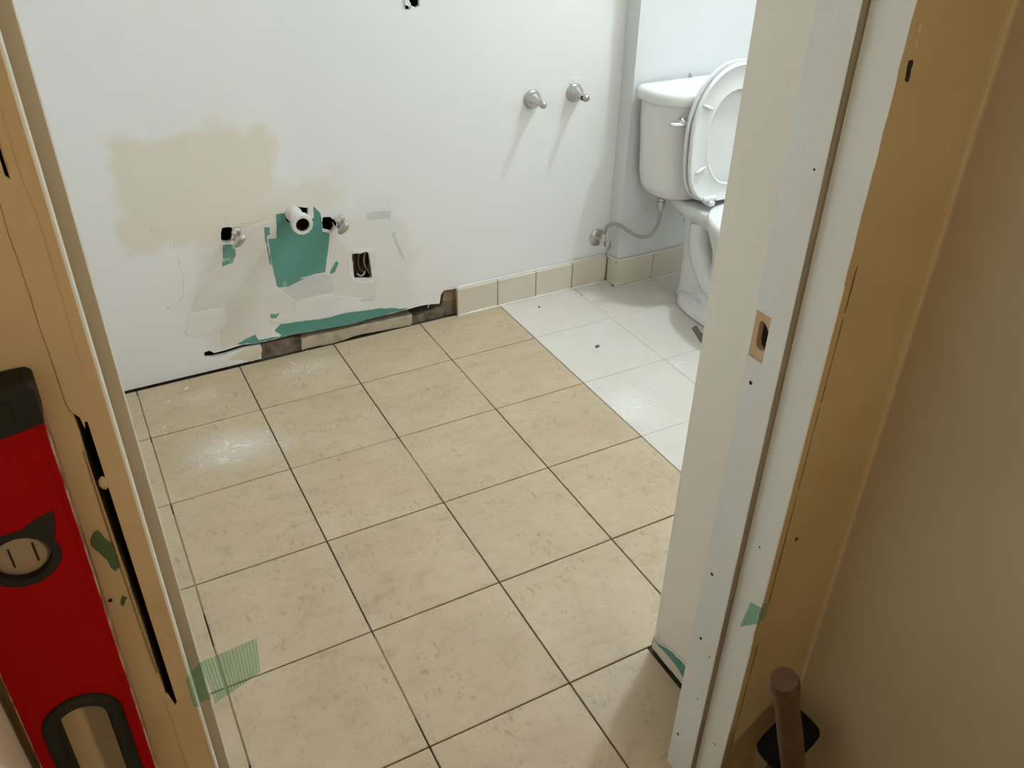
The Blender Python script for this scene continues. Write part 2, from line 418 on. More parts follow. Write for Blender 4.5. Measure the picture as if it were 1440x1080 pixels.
box_hole = ragged([(-0.5166,0.2981),(-0.5037,0.2986),(-0.4959,0.3017),(-0.4703,0.2981),(-0.4617,0.2908),(-0.4589,0.2679),(-0.4562,0.2040),(-0.4627,0.2006),(-0.5101,0.2094),(-0.5164,0.2173),(-0.5171,0.2514)], 0.0012, 0.012)
top_hole = ragged([(-0.2991,1.0071),(-0.2974,1.0365),(-0.2792,1.0415),(-0.2555,1.0355),(-0.2542,1.0172),(-0.2545,1.0019),(-0.2617,1.0000),(-0.2646,0.9960),(-0.2690,0.9974),(-0.2795,1.0024),(-0.2833,0.9969),(-0.2844,0.9935),(-0.2968,0.9936)], 0.001, 0.01)
gap_low = [(-0.8384,0.0528),(-0.8934,0.0554),(-0.9489,0.0491),(-0.9846,0.0497),(-1.0086,0.0542)]
gap_top = [(-1.0083,0.0725),(-0.9921,0.0744),(-0.9794,0.0625),(-0.9435,0.0633),(-0.8913,0.0685),(-0.8371,0.0618),(-0.7490,0.0639),(-0.6201,0.0575),(-0.5471,0.0522),(-0.4577,0.0574),(-0.3522,0.0592),(-0.2801,0.0615),(-0.2254,0.0530),(-0.2192,0.0864),(-0.2069,0.1002),(-0.1551,0.0959)]
x_rem = gap_low[0][0]; x_end = gap_top[-1][0]
outl = [(XL, 0.004), (x_rem - 0.005, 0.004)] + gap_low + ragged(gap_top, 0.0012, 0.02, False) + [(x_end, 0.0), (XT0 + 0.02, 0.0), (XT0 + 0.02, ZC), (XL, ZC)]
wb = plate('wall_back', 'Y', YB, 0.013, outl, 'wall_back_paint', None, [lv_hole, rv_hole, pipe_hole, box_hole, top_hole])
tag(wb, 'white back wall with a patched and holed area where the sink was', None, kind='structure')
box_obj('cavity_backing', (XL, XT0 + 0.3, 0.372, 0.385, -0.06, ZC), 'dark_void', wb)
for xs_ in (-1.2, -0.78, -0.35, 0.06): box_obj('stud', (xs_ - 0.019, xs_ + 0.019, 0.300, 0.371, 0.14, ZC), 'raw_wood', wb)
# exposed masonry and mortar where the base tiles came off
plate('exposed_brick', 'Y', 0.285, 0.06, ragged([(-0.8403,0.0475),(-0.7851,0.0473),(-0.7468,0.0474),(-0.7022,0.0431),(-0.7084,-0.0178),(-0.8444,-0.0145)], 0.002, 0.012), 'masonry', wb, bevel=0.002)
plate('exposed_brick', 'Y', 0.284, 0.06, ragged([(-0.3308,0.0166),(-0.2682,0.0266),(-0.2161,0.0332),(-0.2018,0.0606),(-0.1442,0.0509),(-0.1460,-0.0389),(-0.2856,-0.0314),(-0.3294,-0.0241)], 0.002, 0.012), 'masonry', wb, bevel=0.002)
plate('exposed_brick', 'Y', 0.280, 0.06, ragged([(-0.2112,0.0555),(-0.2012,0.0927),(-0.1460,0.0892),(-0.1469,0.0457),(-0.1801,0.0459)], 0.002, 0.012), 'brick_red', wb, bevel=0.002)
plate('mortar_bed', 'Y', 0.272, 0.05, ragged([(-0.7099,0.0387),(-0.6607,0.0412),(-0.5948,0.0389),(-0.5273,0.0387),(-0.4237,0.0351),(-0.3255,0.0335),(-0.3298,-0.0070),(-0.3908,-0.0022),(-0.5304,0.0034),(-0.5991,-0.0042),(-0.6656,-0.0014),(-0.7130,-0.0027)], 0.0015, 0.012), 'mortar', wb, bevel=0.002)
plate('mortar_bed', 'Y', 0.2695, 0.012, ragged([(-0.8875,0.0538),(-0.8387,0.0507),(-0.8362,0.0341),(-0.8476,0.0117),(-0.8709,0.0013),(-0.8997,0.0152),(-0.9463,0.0283)], 0.0015, 0.012), 'compound_cream', wb, bevel=0.001)
# joint compound and exposed moisture board
def patch(name, pts, mname, t, amp=0.003, step=0.014, bev=0.0006, holes=()):
    return plate(name, 'Y', YB - t, t + 0.0005, ragged(pts, amp, step), mname, wb, holes, bevel=bev)
patch('compound_patch', [(-0.8592,0.4011),(-0.8495,0.4435),(-0.8038,0.4459),(-0.7506,0.4557),(-0.7361,0.4469),(-0.7429,0.3970),(-0.7673,0.3993),(-0.7666,0.3586),(-0.7686,0.2410),(-0.7089,0.1794),(-0.5948,0.1736),(-0.4528,0.1225),(-0.4519,0.0893),(-0.5426,0.1011),(-0.6288,0.0991),(-0.7175,0.1112),(-0.7976,0.1214),(-0.7984,0.0710),(-0.8416,0.0731),(-0.8506,0.0954),(-0.9082,0.0766),(-0.9519,0.0741),(-0.9493,0.1107),(-0.9426,0.1743),(-1.0198,0.1935),(-1.0078,0.2435),(-0.9587,0.2970),(-0.9094,0.3373),(-0.8720,0.3389)], 'compound', 0.0009)
patch('compound_patch', [(-1.0490,0.1498),(-1.0256,0.2083),(-0.9797,0.2103),(-0.9277,0.2111),(-0.9240,0.1629),(-0.9493,0.1349),(-1.0058,0.1289)], 'compound_white', 0.0014)
patch('compound_patch', [(-0.7098,0.1727),(-0.6074,0.1766),(-0.4528,0.1225),(-0.4539,0.0898),(-0.5427,0.0997),(-0.6256,0.0983),(-0.7179,0.1077),(-0.7974,0.1227),(-0.7923,0.1369),(-0.7628,0.1492),(-0.7202,0.1402)], 'compound_white', 0.0013)
patch('compound_patch', [(-0.5813,0.3928),(-0.5521,0.3416),(-0.5048,0.2987),(-0.4398,0.2923),(-0.4420,0.1742),(-0.4528,0.1225),(-0.5436,0.1617),(-0.5870,0.1859),(-0.5936,0.2462),(-0.5579,0.2827),(-0.5877,0.3023)], 'compound', 0.0008, holes=[box_hole])
patch('compound_patch', [(-0.5166,0.3119),(-0.4388,0.3057),(-0.4450,0.2933),(-0.5044,0.3034)], 'compound_white', 0.0012)
patch('compound_patch', [(-0.5320,0.2293),(-0.5226,0.2028),(-0.4915,0.1867),(-0.4534,0.1852),(-0.4539,0.1953),(-0.4940,0.1965),(-0.5156,0.2076),(-0.5243,0.2414),(-0.5238,0.2891),(-0.5302,0.2904)], 'compound_white', 0.0016, 0.001)
patch('thin_skim', [(-0.7626,0.2410),(-0.6877,0.2499),(-0.6090,0.2516),(-0.5884,0.2348),(-0.5876,0.1804),(-0.6450,0.1853),(-0.7147,0.1835)], 'skim_thin', 0.0005)
patch('thin_skim', [(-0.4628,0.4277),(-0.3780,0.4191),(-0.3812,0.3895),(-0.4573,0.4008)], 'skim_thin', 0.0004)
patch('thin_skim', [(-0.3842,0.3455),(-0.3697,0.3428),(-0.3416,0.2444),(-0.3486,0.2424)], 'skim_thin', 0.0004)
patch('thin_skim', [(-0.5063,0.1315),(-0.4584,0.1384),(-0.4529,0.1204),(-0.5001,0.1257)], 'skim_thin', 0.0016)
pm = pipe_hole
patch('exposed_board', [(-0.7330,0.4696),(-0.7080,0.4689),(-0.7046,0.4411),(-0.6775,0.4299),(-0.6474,0.4306),(-0.6223,0.4385),(-0.6206,0.4744),(-0.6027,0.4507),(-0.5982,0.4088),(-0.6032,0.3906),(-0.5807,0.3811),(-0.5860,0.3483),(-0.5970,0.3043),(-0.6085,0.2562),(-0.6431,0.2570),(-0.6873,0.2531),(-0.7160,0.2460),(-0.7619,0.2462),(-0.7644,0.2801),(-0.7658,0.3132),(-0.7654,0.3583),(-0.7658,0.3977),(-0.7415,0.3949),(-0.7360,0.4345)], 'teal_board', 0.0012, 0.0015)
patch('exposed_board', [(-0.8953,0.4045),(-0.8622,0.3998),(-0.8659,0.3662),(-0.8771,0.3432),(-0.9092,0.3385),(-0.9016,0.3735)], 'teal_smeared', 0.0012, 0.002)
patch('exposed_board', [(-0.7736,0.4366),(-0.7566,0.4334),(-0.7581,0.4106),(-0.7689,0.4083),(-0.7689,0.3590),(-0.7640,0.3096),(-0.7730,0.3134),(-0.7759,0.3921)], 'teal_smeared', 0.0011, 0.001)
patch('exposed_board', [(-0.9084,0.0752),(-0.8508,0.0940),(-0.8418,0.0717),(-0.7984,0.0710),(-0.7587,0.0621),(-0.7892,0.0923),(-0.7679,0.1110),(-0.7181,0.1063),(-0.6291,0.0963),(-0.5430,0.0968),(-0.4485,0.0885),(-0.3412,0.0641),(-0.4577,0.0581),(-0.5470,0.0537),(-0.6199,0.0590),(-0.7488,0.0653),(-0.8369,0.0632)], 'teal_board', 0.0015, 0.0018)
patch('exposed_board', [(-0.5929,0.2529),(-0.5704,0.2853),(-0.5614,0.2800),(-0.5773,0.2495),(-0.5905,0.2455)], 'teal_smeared', 0.0012, 0.001)
patch('exposed_board', [(-0.7943,0.1534),(-0.7659,0.1493),(-0.7772,0.1345),(-0.7953,0.1376)], 'teal_smeared', 0.0014, 0.001)
patch('exposed_board', [(-0.7619,0.2462),(-0.6989,0.2591),(-0.6756,0.2472),(-0.7269,0.2329),(-0.7570,0.2371)], 'teal_smeared', 0.0014, 0.001)
def ridge(pts, mname='compound_white', r=0.0022):
    P3 = [(p[0], YB + r * 0.75, p[1]) for p in ragged(pts, 0.0015, 0.01, False)]
    bm = bmesh.new(); rr = [r * random.uniform(0.9, 1.4) for _ in P3]
    tube(bm, P3, rr, 6); from_bm('compound_ridge', bm, mname, wb, smooth=True)
ridge([(-0.8488,0.4482),(-0.8198,0.4531),(-0.7907,0.4569),(-0.7673,0.4600),(-0.7471,0.4600)], 'compound_cream', 0.0026)
ridge([(-0.8360,0.4580),(-0.8020,0.4578),(-0.7916,0.4510)], 'compound_cream')
ridge([(-1.0501,0.1501),(-1.0285,0.1308),(-0.9882,0.1299),(-0.9519,0.1370),(-0.9297,0.1643),(-0.9159,0.2116)])
ridge([(-0.9689,0.1673),(-0.9678,0.1466),(-0.9493,0.1349)])
ridge([(-0.9462,0.1147),(-0.9492,0.0826),(-0.9429,0.0667)])
ridge([(-1.0217,0.2139),(-0.9743,0.2090)])
ridge([(-1.0831,0.2420),(-1.0508,0.2524),(-1.0272,0.2740),(-1.0218,0.3175),(-1.0212,0.3920),(-1.0237,0.4616)], 'compound_white', 0.0026)
ridge([(-1.0863,0.5483),(-1.0836,0.5251),(-1.0709,0.4998),(-1.0763,0.4863)], 'compound_white', 0.0024)
ridge([(-1.0732,0.4886),(-1.0348,0.4726),(-1.0128,0.4773)], 'compound_cream', 0.0012)
ridge([(-0.7088,0.1808),(-0.6453,0.1826),(-0.5876,0.1804)], 'compound', 0.0015)
ridge([(-0.5238,0.2891),(-0.5218,0.2409),(-0.5194,0.2091),(-0.4944,0.1916)], 'compound_white', 0.0022)
ridge([(-0.4568,0.2855),(-0.4533,0.2470),(-0.4545,0.2053),(-0.4742,0.1941)], 'compound_white', 0.0022)
ridge([(-0.5983,0.4355),(-0.6041,0.4163),(-0.5995,0.3963),(-0.5789,0.3859)], 'compound_white', 0.0022)
ridge([(-0.2195,0.0971),(-0.2569,0.0756),(-0.2690,0.0481)], 'compound_white', 0.0014)
ridge([(-0.4517,0.0908),(-0.4282,0.0821),(-0.4009,0.0725)], 'compound_white', 0.0016)
ridge([(-0.2803,1.0028),(-0.2743,0.9997),(-0.2655,0.9957),(-0.2573,0.9990)], 'compound_white', 0.002)
# torn paper hanging across the upper hole
plate('torn_paper', 'Y', 0.266, 0.004, ragged([(-0.2972,1.0318),(-0.2897,1.0246),(-0.2865,1.0183),(-0.2816,1.0096),(-0.2829,1.0032),(-0.2865,1.0015),(-0.2916,1.0057),(-0.2977,1.0069),(-0.2998,1.0161)], 0.001, 0.01), 'compound_white', wb)

# ------------------------------------------------------------------ other bathroom walls
wt = box_obj('wall_toilet', (XT0, XR, YT, YB + 0.1, 0.0, ZC), 'toilet_wall_dimmed'); tag(wt, 'white wall boxed out behind the toilet', kind='structure')
tag(box_obj('wall_right', (XR, XR + 0.1, YH, YB + 0.1, 0, ZC), 'paint'), kind='structure')
tag(box_obj('wall_left', (XL - 0.1, XL, YD, YB + 0.1, 0, ZC), 'paint'), kind='structure')
tag(box_obj('ceiling', (XL - 0.1, XR + 0.1, -4.3, YB + 0.12, ZC, ZC + 0.1), 'ceiling_paint'), kind='structure')
# short wall inside the door on the right
ws = box_obj('wall_stub', (-0.41, -0.29, YD, -1.225, 0.0, ZC), 'stub_paint', bevel=0.002)
tag(ws, 'short painted wall end just inside the door, torn at its foot', kind='structure')
plate('exposed_board', 'X', -0.4116, 0.0016, ragged([(-1.2255, 0.002), (-1.2255, 0.034), (-1.245, 0.030), (-1.262, 0.042), (-1.285, 0.052), (-1.31, 0.057), (-1.335, 0.050), (-1.36, 0.044), (-1.42, 0.05), (-1.44, 0.04), (-1.44, 0.002)], 0.0022, 0.012), 'teal_board', ws)
plate('torn_face', 'X', -0.4124, 0.0012, ragged([(-1.2258, 0.003), (-1.2258, 0.031), (-1.245, 0.026), (-1.27, 0.030), (-1.29, 0.030), (-1.33, 0.022), (-1.38, 0.024), (-1.44, 0.02), (-1.44, 0.003)], 0.002, 0.01), 'compound_cream', ws)
bm = bmesh.new(); tube(bm, [(-0.4125, y, z) for y, z in ragged([(-1.226, 0.038), (-1.245, 0.036), (-1.262, 0.046), (-1.29, 0.058), (-1.32, 0.062), (-1.36, 0.052), (-1.43, 0.056)], 0.002, 0.01, False)], 0.0022, 6)
from_bm('paint_edge', bm, 'caulk', ws, smooth=True)
bm = bmesh.new(); bmesh.ops.create_icosphere(bm, subdivisions=2, radius=0.006, matrix=Matrix.Translation((-0.413, -1.236, 0.052))); from_bm('compound_blob', bm, 'caulk', ws, smooth=True)

# ------------------------------------------------------------------ base tiles
def base_run(name, parent, axis, at, dirn, cuts, top=0.102, t=0.016):
    for a, b_ in zip(cuts[:-1], cuts[1:]):
        bm = bmesh.new(); j = 0.0012
        if axis == 'Y': box(bm, a + j, b_ - j, at, at + t, 0.003, top + random.uniform(-.0006, .0006))
        else: box(bm, at, at + t, a + j, b_ - j, 0.003, top)
        from_bm('base_tile', bm, 'base_tile', parent, bevel=0.003, seg=2)
tb = box_obj('baseboard_back', (-0.166, 0.44, 0.2585, 0.2695, 0.0, 0.099), 'grout_tan'); tag(tb, 'row of square beige base tiles along the sink wall', kind='structure')
base_run('t', tb, 'Y', 0.252, 1, [-0.166, -0.010, 0.144, 0.297, 0.446])
tt = box_obj('baseboard_toilet', (XT0 - 0.002, XR, 0.1955, 0.1998, 0.0, 0.099), 'grout_tan'); tag(tt, 'row of square beige base tiles under the toilet wall', kind='structure')
base_run('t', tt, 'Y', 0.188, 1, [0.4475, 0.610, 0.764, 0.917, 1.07, 1.222, 1.374], t=0.0105)
bm = bmesh.new(); box(bm, 0.4465, 0.4545, 0.189, 0.251, 0.003, 0.102); from_bm('base_tile', bm, 'base_tile', tt, bevel=0.003)
def bead(parent, pts, r=0.004, m='caulk'):
    bm = bmesh.new(); P3 = spline(pts, 10)
    tube(bm, P3, [r * random.uniform(0.8, 1.15) for _ in P3], 7); from_bm('caulk_bead', bm, m, parent, smooth=True)
bead(tb, [(-0.166, 0.264, 0.103), (0.1, 0.264, 0.103), (0.445, 0.264, 0.103)], 0.0045)
bead(tb, [(-0.166, 0.251, 0.001), (0.1, 0.251, 0.001), (0.44, 0.251, 0.001)], 0.0048)
bead(tt, [(0.447, 0.252, 0.103), (0.449, 0.22, 0.104), (0.45, 0.194, 0.106)], 0.005)
bead(tt, [(0.45, 0.194, 0.104), (0.7, 0.194, 0.103), (1.0, 0.194, 0.103), (1.4, 0.194, 0.103)], 0.0045)
bead(tt, [(0.446, 0.187, 0.002), (0.446, 0.187, 0.05), (0.4465, 0.188, 0.10)], 0.0028, 'grout_pale')
bead(tt, [(0.45, 0.187, 0.001), (0.8, 0.187, 0.001), (1.4, 0.187, 0.001)], 0.003)
bm = bmesh.new(); bmesh.ops.create_icosphere(bm, subdivisions=3, radius=0.03, matrix=Matrix.Translation((0.43, 0.235, 0.0)) @ Matrix.Diagonal((1, 0.9, 0.22, 1)))
for v in bm.verts: v.co += Vector((random.uniform(-1, 1), random.uniform(-1, 1), 0)) * 0.0015
o = from_bm('plaster_spill', bm, 'grout_pale', sub, smooth=True)

# ------------------------------------------------------------------ door wall, hall walls
wd = box_obj('wall_door', (-0.521, XR, YH + 0.006, YD, 0.0, ZC), 'stub_paint'); tag(wd, kind='structure')
hd = box_obj('wall_header', (HL - 0.05, -0.521, YH, YD, 2.05, ZC), 'ochre_bounce'); tag(hd, kind='structure')
# left: drywall face with a ragged edge and an open gap beside the jamb
xg0 = -1.2855
edge = ragged([(xg0 - 0.001, 0.0), (xg0, 0.70), (xg0 + 0.0005, 0.9), (xg0 - 0.0008, 1.0), (xg0, 1.108), (xg0 + 0.002, 1.16), (xg0, 2.05)], 0.0005, 0.02, False)
wl = plate('wall_hall_left_of_door', 'Y', YH, 0.118, [(HL - 0.05, 0.0)] + edge + [(HL - 0.05, 2.05)], 'ochre_left_lit'); tag(wl, 'tan painted drywall left of the door frame with a split seam', kind='structure')
bm = bmesh.new(); box(bm, xg0 - 0.01, -1.281, YD - 0.03, YD, 0.0, 2.05); from_bm('cavity_backing', bm, 'dark_void', wl)
fil_top = ragged([(-1.2875, 1.11), (-1.2862, 1.104), (-1.2822, 1.098), (-1.2812, 1.088), (-1.2800, 1.094), (-1.2772, 1.092), (-1.2745, 1.102), (-1.2720, 1.13), (-1.2712, 1.25), (-1.2730, 1.262), (-1.2705, 1.5), (-1.271, 2.05), (-1.2875, 2.05)], 0.0004, 0.02)
slot_hole = [(-1.2805, 1.268), (-1.2785, 1.266), (-1.2775, 1.275), (-1.2778, 1.33), (-1.280, 1.335)]
plate('seam_filler', 'Y', YH - 0.0012, 0.0022, fil_top, 'ochre_left_lit', wl, [slot_hole])
plate('seam_filler', 'Y', YH - 0.0008, 0.0018, ragged([(-1.287, 0.0), (-1.265, 0.0), (-1.266, 0.70), (-1.270, 0.785), (-1.276, 0.79), (-1.2805, 0.782), (-1.2835, 0.80), (-1.287, 0.80)], 0.0006, 0.012), 'ochre_left_lit', wl)
for pts in ([(-1.3008,0.9899),(-1.2970,0.9972),(-1.2941,0.9980),(-1.2923,0.9942),(-1.2914,0.9888),(-1.2875,0.9820),(-1.2877,0.9749),(-1.2874,0.9664),(-1.2877,0.9571),(-1.2915,0.9546),(-1.2934,0.9587),(-1.2943,0.9675),(-1.2982,0.9776),(-1.3013,0.9851)], [(-1.3060,0.9443),(-1.3041,0.9401),(-1.3063,0.9335),(-1.3078,0.9365)], [(-1.2925,0.9277),(-1.2896,0.9240),(-1.2943,0.9162),(-1.2953,0.9201)]):
    plate('paint_chip', 'Y', YH - 0.0006, 0.0008, ragged(pts, 0.0004, 0.004), 'green_chip', wl)
def nail_hole(parent, x, z, r=0.0022, y=YH):
    bm = bmesh.new(); lathe(bm, (x, y + 0.0015, z), (0, -1, 0), [(0, r), (0.0022, r), (0.0022, r * 0.5)], 9); from_bm('nail_hole', bm, 'dark_void', parent)
bm = bmesh.new(); bmesh.ops.create_icosphere(bm, subdivisions=2, radius=1.0, matrix=Matrix.Translation(([(-1.2806,1.0378)][0][0], YH + 0.0008, [(-1.2806,1.0378)][0][1])) @ Matrix.Diagonal((0.0036, 0.002, 0.0062, 1))); from_bm('filler_blob', bm, 'ochre_left_lit', wl, smooth=True)
for (x, z) in [(-1.2818,1.1522),(-1.3016,0.9268),(-1.2938,1.1081),(-1.2886,0.7854)][:2]: nail_hole(wl, x, z, 0.0017)
bm = bmesh.new(); tube(bm, [(-1.2862, YH - 0.001, z) for z in (0.83, 0.9, 1.0, 1.07)], [0.0005, 0.001, 0.0012, 0.0005], 6); from_bm('torn_edge', bm, 'ochre_bounce', wl, smooth=True)
# right: drywall strip between jamb and hall corner
xr0 = -0.5262
edge = ragged([(xr0, 0.0), (xr0 + 0.0004, 0.3), (xr0 + 0.001, 0.5), (xr0, 0.7), (xr0, 0.9), (xr0 + 0.0008, 1.05), (xr0, 2.05)], 0.0006, 0.02, False)
wr = plate('wall_hall_right_of_door', 'Y', YH, 0.02, edge + [(HR + 0.05, 2.05), (HR + 0.05, 0.0)], 'ochre_bounce'); tag(wr, 'tan painted drywall strip right of the door frame with a hairline crack', kind='structure')
fr = ragged([(-0.5395, 1.03), (-0.5325, 1.028), (-0.527, 1.055), (-0.522, 1.062), (-0.515, 1.075), (-0.510, 1.3), (-0.512, 2.05), (-0.5395, 2.05)], 0.0006, 0.02)
hole1 = [(-0.5316,1.2618),(-0.5262,1.2624),(-0.5240,1.2587),(-0.5249,1.2535),(-0.5236,1.2467),(-0.5244,1.2415),(-0.5295,1.2434),(-0.5305,1.2498),(-0.5314,1.2558)]
plate('seam_filler', 'Y', YH - 0.001, 0.002, fr, 'ochre_bounce', wr)
plate('hole_shade_plate', 'Y', YH - 0.0012, 0.0012, hole1, 'dark_void', wr)  # flat dark plate over the filler; the hole's shade is only its colour
box_obj('cavity_backing', (-0.5286, -0.522, YH + 0.012, YH + 0.016, 0.0, 2.05), 'dark_void', wr)
plate('paint_scar', 'Y', YH - 0.0016, 0.001, ragged([(-0.5318,1.2940),(-0.5272,1.2948),(-0.5252,1.2871),(-0.5292,1.2859),(-0.5257,1.2752),(-0.5267,1.2707),(-0.5301,1.2721),(-0.5290,1.2801)], 0.0004, 0.006), 'hall_paint', wr)
for zz in (0.985, 0.865, 0.73): 
    box_obj('seam_bridge', (-0.5292, -0.5242, YH - 0.0003, YH + 0.002, zz, zz + 0.008), 'ochre_bounce', wr)
plate('seam_filler', 'Y', YH - 0.0006, 0.0016, ragged([(-0.5395, 0.44), (-0.5250, 0.445), (-0.5245, 0.53), (-0.5395, 0.535)], 0.0008, 0.01), 'ochre_bounce', wr)
for (x, z) in [(-0.5047,0.6428),(-0.5178,1.1571)]: nail_hole(wr, x, z, 0.003)
# hall side walls, with a soft inside corner on the right
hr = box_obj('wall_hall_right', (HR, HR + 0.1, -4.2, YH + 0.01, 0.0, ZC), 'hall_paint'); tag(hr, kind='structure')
bm = bmesh.new(); R_ = 0.007; prof = [(HR + 0.001, YH - R_)] + [(HR - R_ + R_ * math.cos(a), YH - R_ + R_ * math.sin(a)) for a in [PI / 2 * k / 6 for k in range(7)]]
rings = [[(x, y, z) for (x, y) in prof] + [(HR + 0.02, YH + 0.015, z)] for z in (0.0, 2.05)]
loft(bm, rings)
for f in bm.faces:
    if f.calc_center_median().x > HR - R_ * 0.30: f.material_index = 1
o = from_bm('corner_fillet', bm, ['ochre_bounce', 'hall_paint'], wr); auto_smooth(o)
hl = box_obj('wall_hall_left', (HL - 0.1, HL, -4.2, YH + 0.005, 0.0, ZC), 'hall_paint_left'); tag(hl, kind='structure')
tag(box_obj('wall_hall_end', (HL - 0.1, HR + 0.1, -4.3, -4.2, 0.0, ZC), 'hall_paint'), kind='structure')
tag(box_obj('floor_hall', (HL - 0.1, HR + 0.1, -4.2, YH, -0.06, 0.0), 'hall_floor'), kind='structure')

# ------------------------------------------------------------------ door frame
df = thing('door_frame', 'white wooden door frame without casing, strike mortise cut into its right side', 'door frame', (-0.9, -1.51, 0.0))
m_top = [(-1.4495, 0.945), (-1.4495, 0.880), (-1.4780, 0.882), (-1.4800, 0.944)]
# right jamb: painted skin with a mortise, wooden core with a latch hole
skin = [(YH, 0.0), (YD, 0.0), (YD, 0.879), (-1.479, 0.879), (-1.4815, 0.885), (-1.4815, 0.941), (-1.479, 0.945), (YD, 0.945), (YD, 2.03), (YH, 2.03)]
latch = [(-1.4755 + 0.0, 0.905), (-1.4755, 0.922), (-1.470, 0.929), (-1.463, 0.933), (-1.4585, 0.931), (-1.4575, 0.925), (-1.4575, 0.903), (-1.460, 0.896), (-1.467, 0.893), (-1.474, 0.896)]
jr = plate('jamb', 'X', JR, 0.003, skin, 'white_trim', df, bevel=0.0008)
core = [(YH + 0.0005, 0.0), (YD, 0.0), (YD, 2.03), (YH + 0.0005, 2.03)]
jc = plate('jamb_core', 'X', JR + 0.003, 0.0085, core, 'raw_wood', df, [latch])
plate('jamb_edge', 'Y', YH - 0.0002, 0.0012, [(JR + 0.0026, 0.0), (-0.5282, 0.0), (-0.5282, 2.03), (JR + 0.0026, 2.03)], 'ochre_bounce', df)
box_obj('latch_pocket', (JR + 0.0116, JR + 0.0185, -1.50, YD, 0.85, 0.97), 'dark_void', df)
def stop_bar(x0, x1):
    bm = bmesh.new(); box(bm, x0, x1, -1.517, -1.486, 0.0, 2.03); return from_bm('door_stop', bm, 'white_trim', df, bevel=0.0022, seg=3)
stop_bar(JR - 0.011, JR); stop_bar(JL, JL + 0.011)
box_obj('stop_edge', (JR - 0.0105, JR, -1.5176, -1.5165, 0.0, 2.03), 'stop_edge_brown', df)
box_obj('stop_edge', (JL, JL + 0.0098, -1.5176, -1.5165, 0.0, 2.03), 'stop_edge_tan', df)
bm = bmesh.new(); tube(bm, [(JR + 0.0003, -1.5182, z) for z in (0.0, 1.0, 2.03)], 0.0012, 6); from_bm('paint_bead', bm, 'white_trim', df)
# left jamb
box_obj('jamb', (JL - 0.0165, JL, YH + 0.001, YD, 0.0, 2.03), 'white_trim', df, bevel=0.0018)
plate('jamb_edge', 'Y', YH - 0.0002, 0.0014, [(JL - 0.0165, 0.0), (JL - 0.0022, 0.0), (JL - 0.0022, 2.03), (JL - 0.0165, 2.03)], 'ochre_left_lit', df)
box_obj('head_jamb', (JL - 0.019, JR + 0.019, YH + 0.001, YD, 2.03, 2.05), 'white_trim', df)
for (y, z) in ((-1.4655, 0.845), (-1.466, 0.50), (-1.47, 0.36), (-1.463, 0.10)):
    bm = bmesh.new(); lathe(bm, (JR + 0.001, y, z), (-1, 0, 0), [(0, 0.0028), (0.0014, 0.0028)], 10); from_bm('screw_hole', bm, 'dark_void', df)
for (y, z) in ((-1.503, 1.14), (-1.505, 0.36), (-1.50, 0.25), (-1.54, 0.62), (-1.545, 0.18)):
    x = JR - 0.0102 if -1.517 < y < -1.486 else JR + 0.0008
    bm = bmesh.new(); lathe(bm, (x, y, z), (-1, 0, 0), [(0, 0.0016), (0.0012, 0.0016)], 8); from_bm('nail_hole', bm, 'debris', df)

# ------------------------------------------------------------------ toilet
XT = 0.685
to = thing('toilet', 'white two-piece toilet with its seat and lid raised', 'toilet', (XT, -0.12, 0.0))
def egg(cx, cy, hx, f, b_, n, z, seg=48):
    out = []
    for k in range(seg):
        a = 2 * PI * k / seg; c = math.cos(a); s = math.sin(a)
        x = hx * math.copysign(abs(c) ** (2 / n), c); y = (b_ if s > 0 else f) * math.copysign(abs(s) ** (2 / n), s)
        out.append((cx + x, cy + y, z))
    return out
bm = bmesh.new()
loft(bm, [egg(XT, -0.16, 0.130, 0.26, 0.20, 2.5, 0.001), egg(XT, -0.16, 0.135, 0.265, 0.205, 2.5, 0.006), egg(XT, -0.16, 0.132, 0.262, 0.20, 2.5, 0.026), egg(XT, -0.16, 0.122, 0.255, 0.195, 2.5, 0.036),
          egg(XT, -0.17, 0.092, 0.235, 0.17, 2.4, 0.046), egg(XT, -0.18, 0.080, 0.22, 0.16, 2.3, 0.075), egg(XT, -0.20, 0.078, 0.215, 0.15, 2.2, 0.13),
          egg(XT, -0.23, 0.092, 0.22, 0.15, 2.2, 0.19), egg(XT, -0.26, 0.125, 0.24, 0.17, 2.2, 0.25), egg(XT, -0.285, 0.160, 0.262, 0.20, 2.2, 0.31), egg(XT, -0.295, 0.178, 0.275, 0.225, 2.2, 0.352),
          egg(XT, -0.30, 0.182, 0.28, 0.23, 2.2, 0.372), egg(XT, -0.30, 0.178, 0.276, 0.226, 2.2, 0.383), egg(XT, -0.30, 0.170, 0.268, 0.215, 2.2, 0.386),
          egg(XT, -0.30, 0.128, 0.222, 0.16, 2.1, 0.386), egg(XT, -0.30, 0.120, 0.214, 0.152, 2.1, 0.380), egg(XT, -0.30, 0.118, 0.21, 0.15, 2.1, 0.34), egg(XT, -0.29, 0.10, 0.18, 0.13, 2.0, 0.27), egg(XT, -0.28, 0.06, 0.10, 0.08, 2.0, 0.19), egg(XT, -0.28, 0.03, 0.05, 0.04, 2.0, 0.17)])
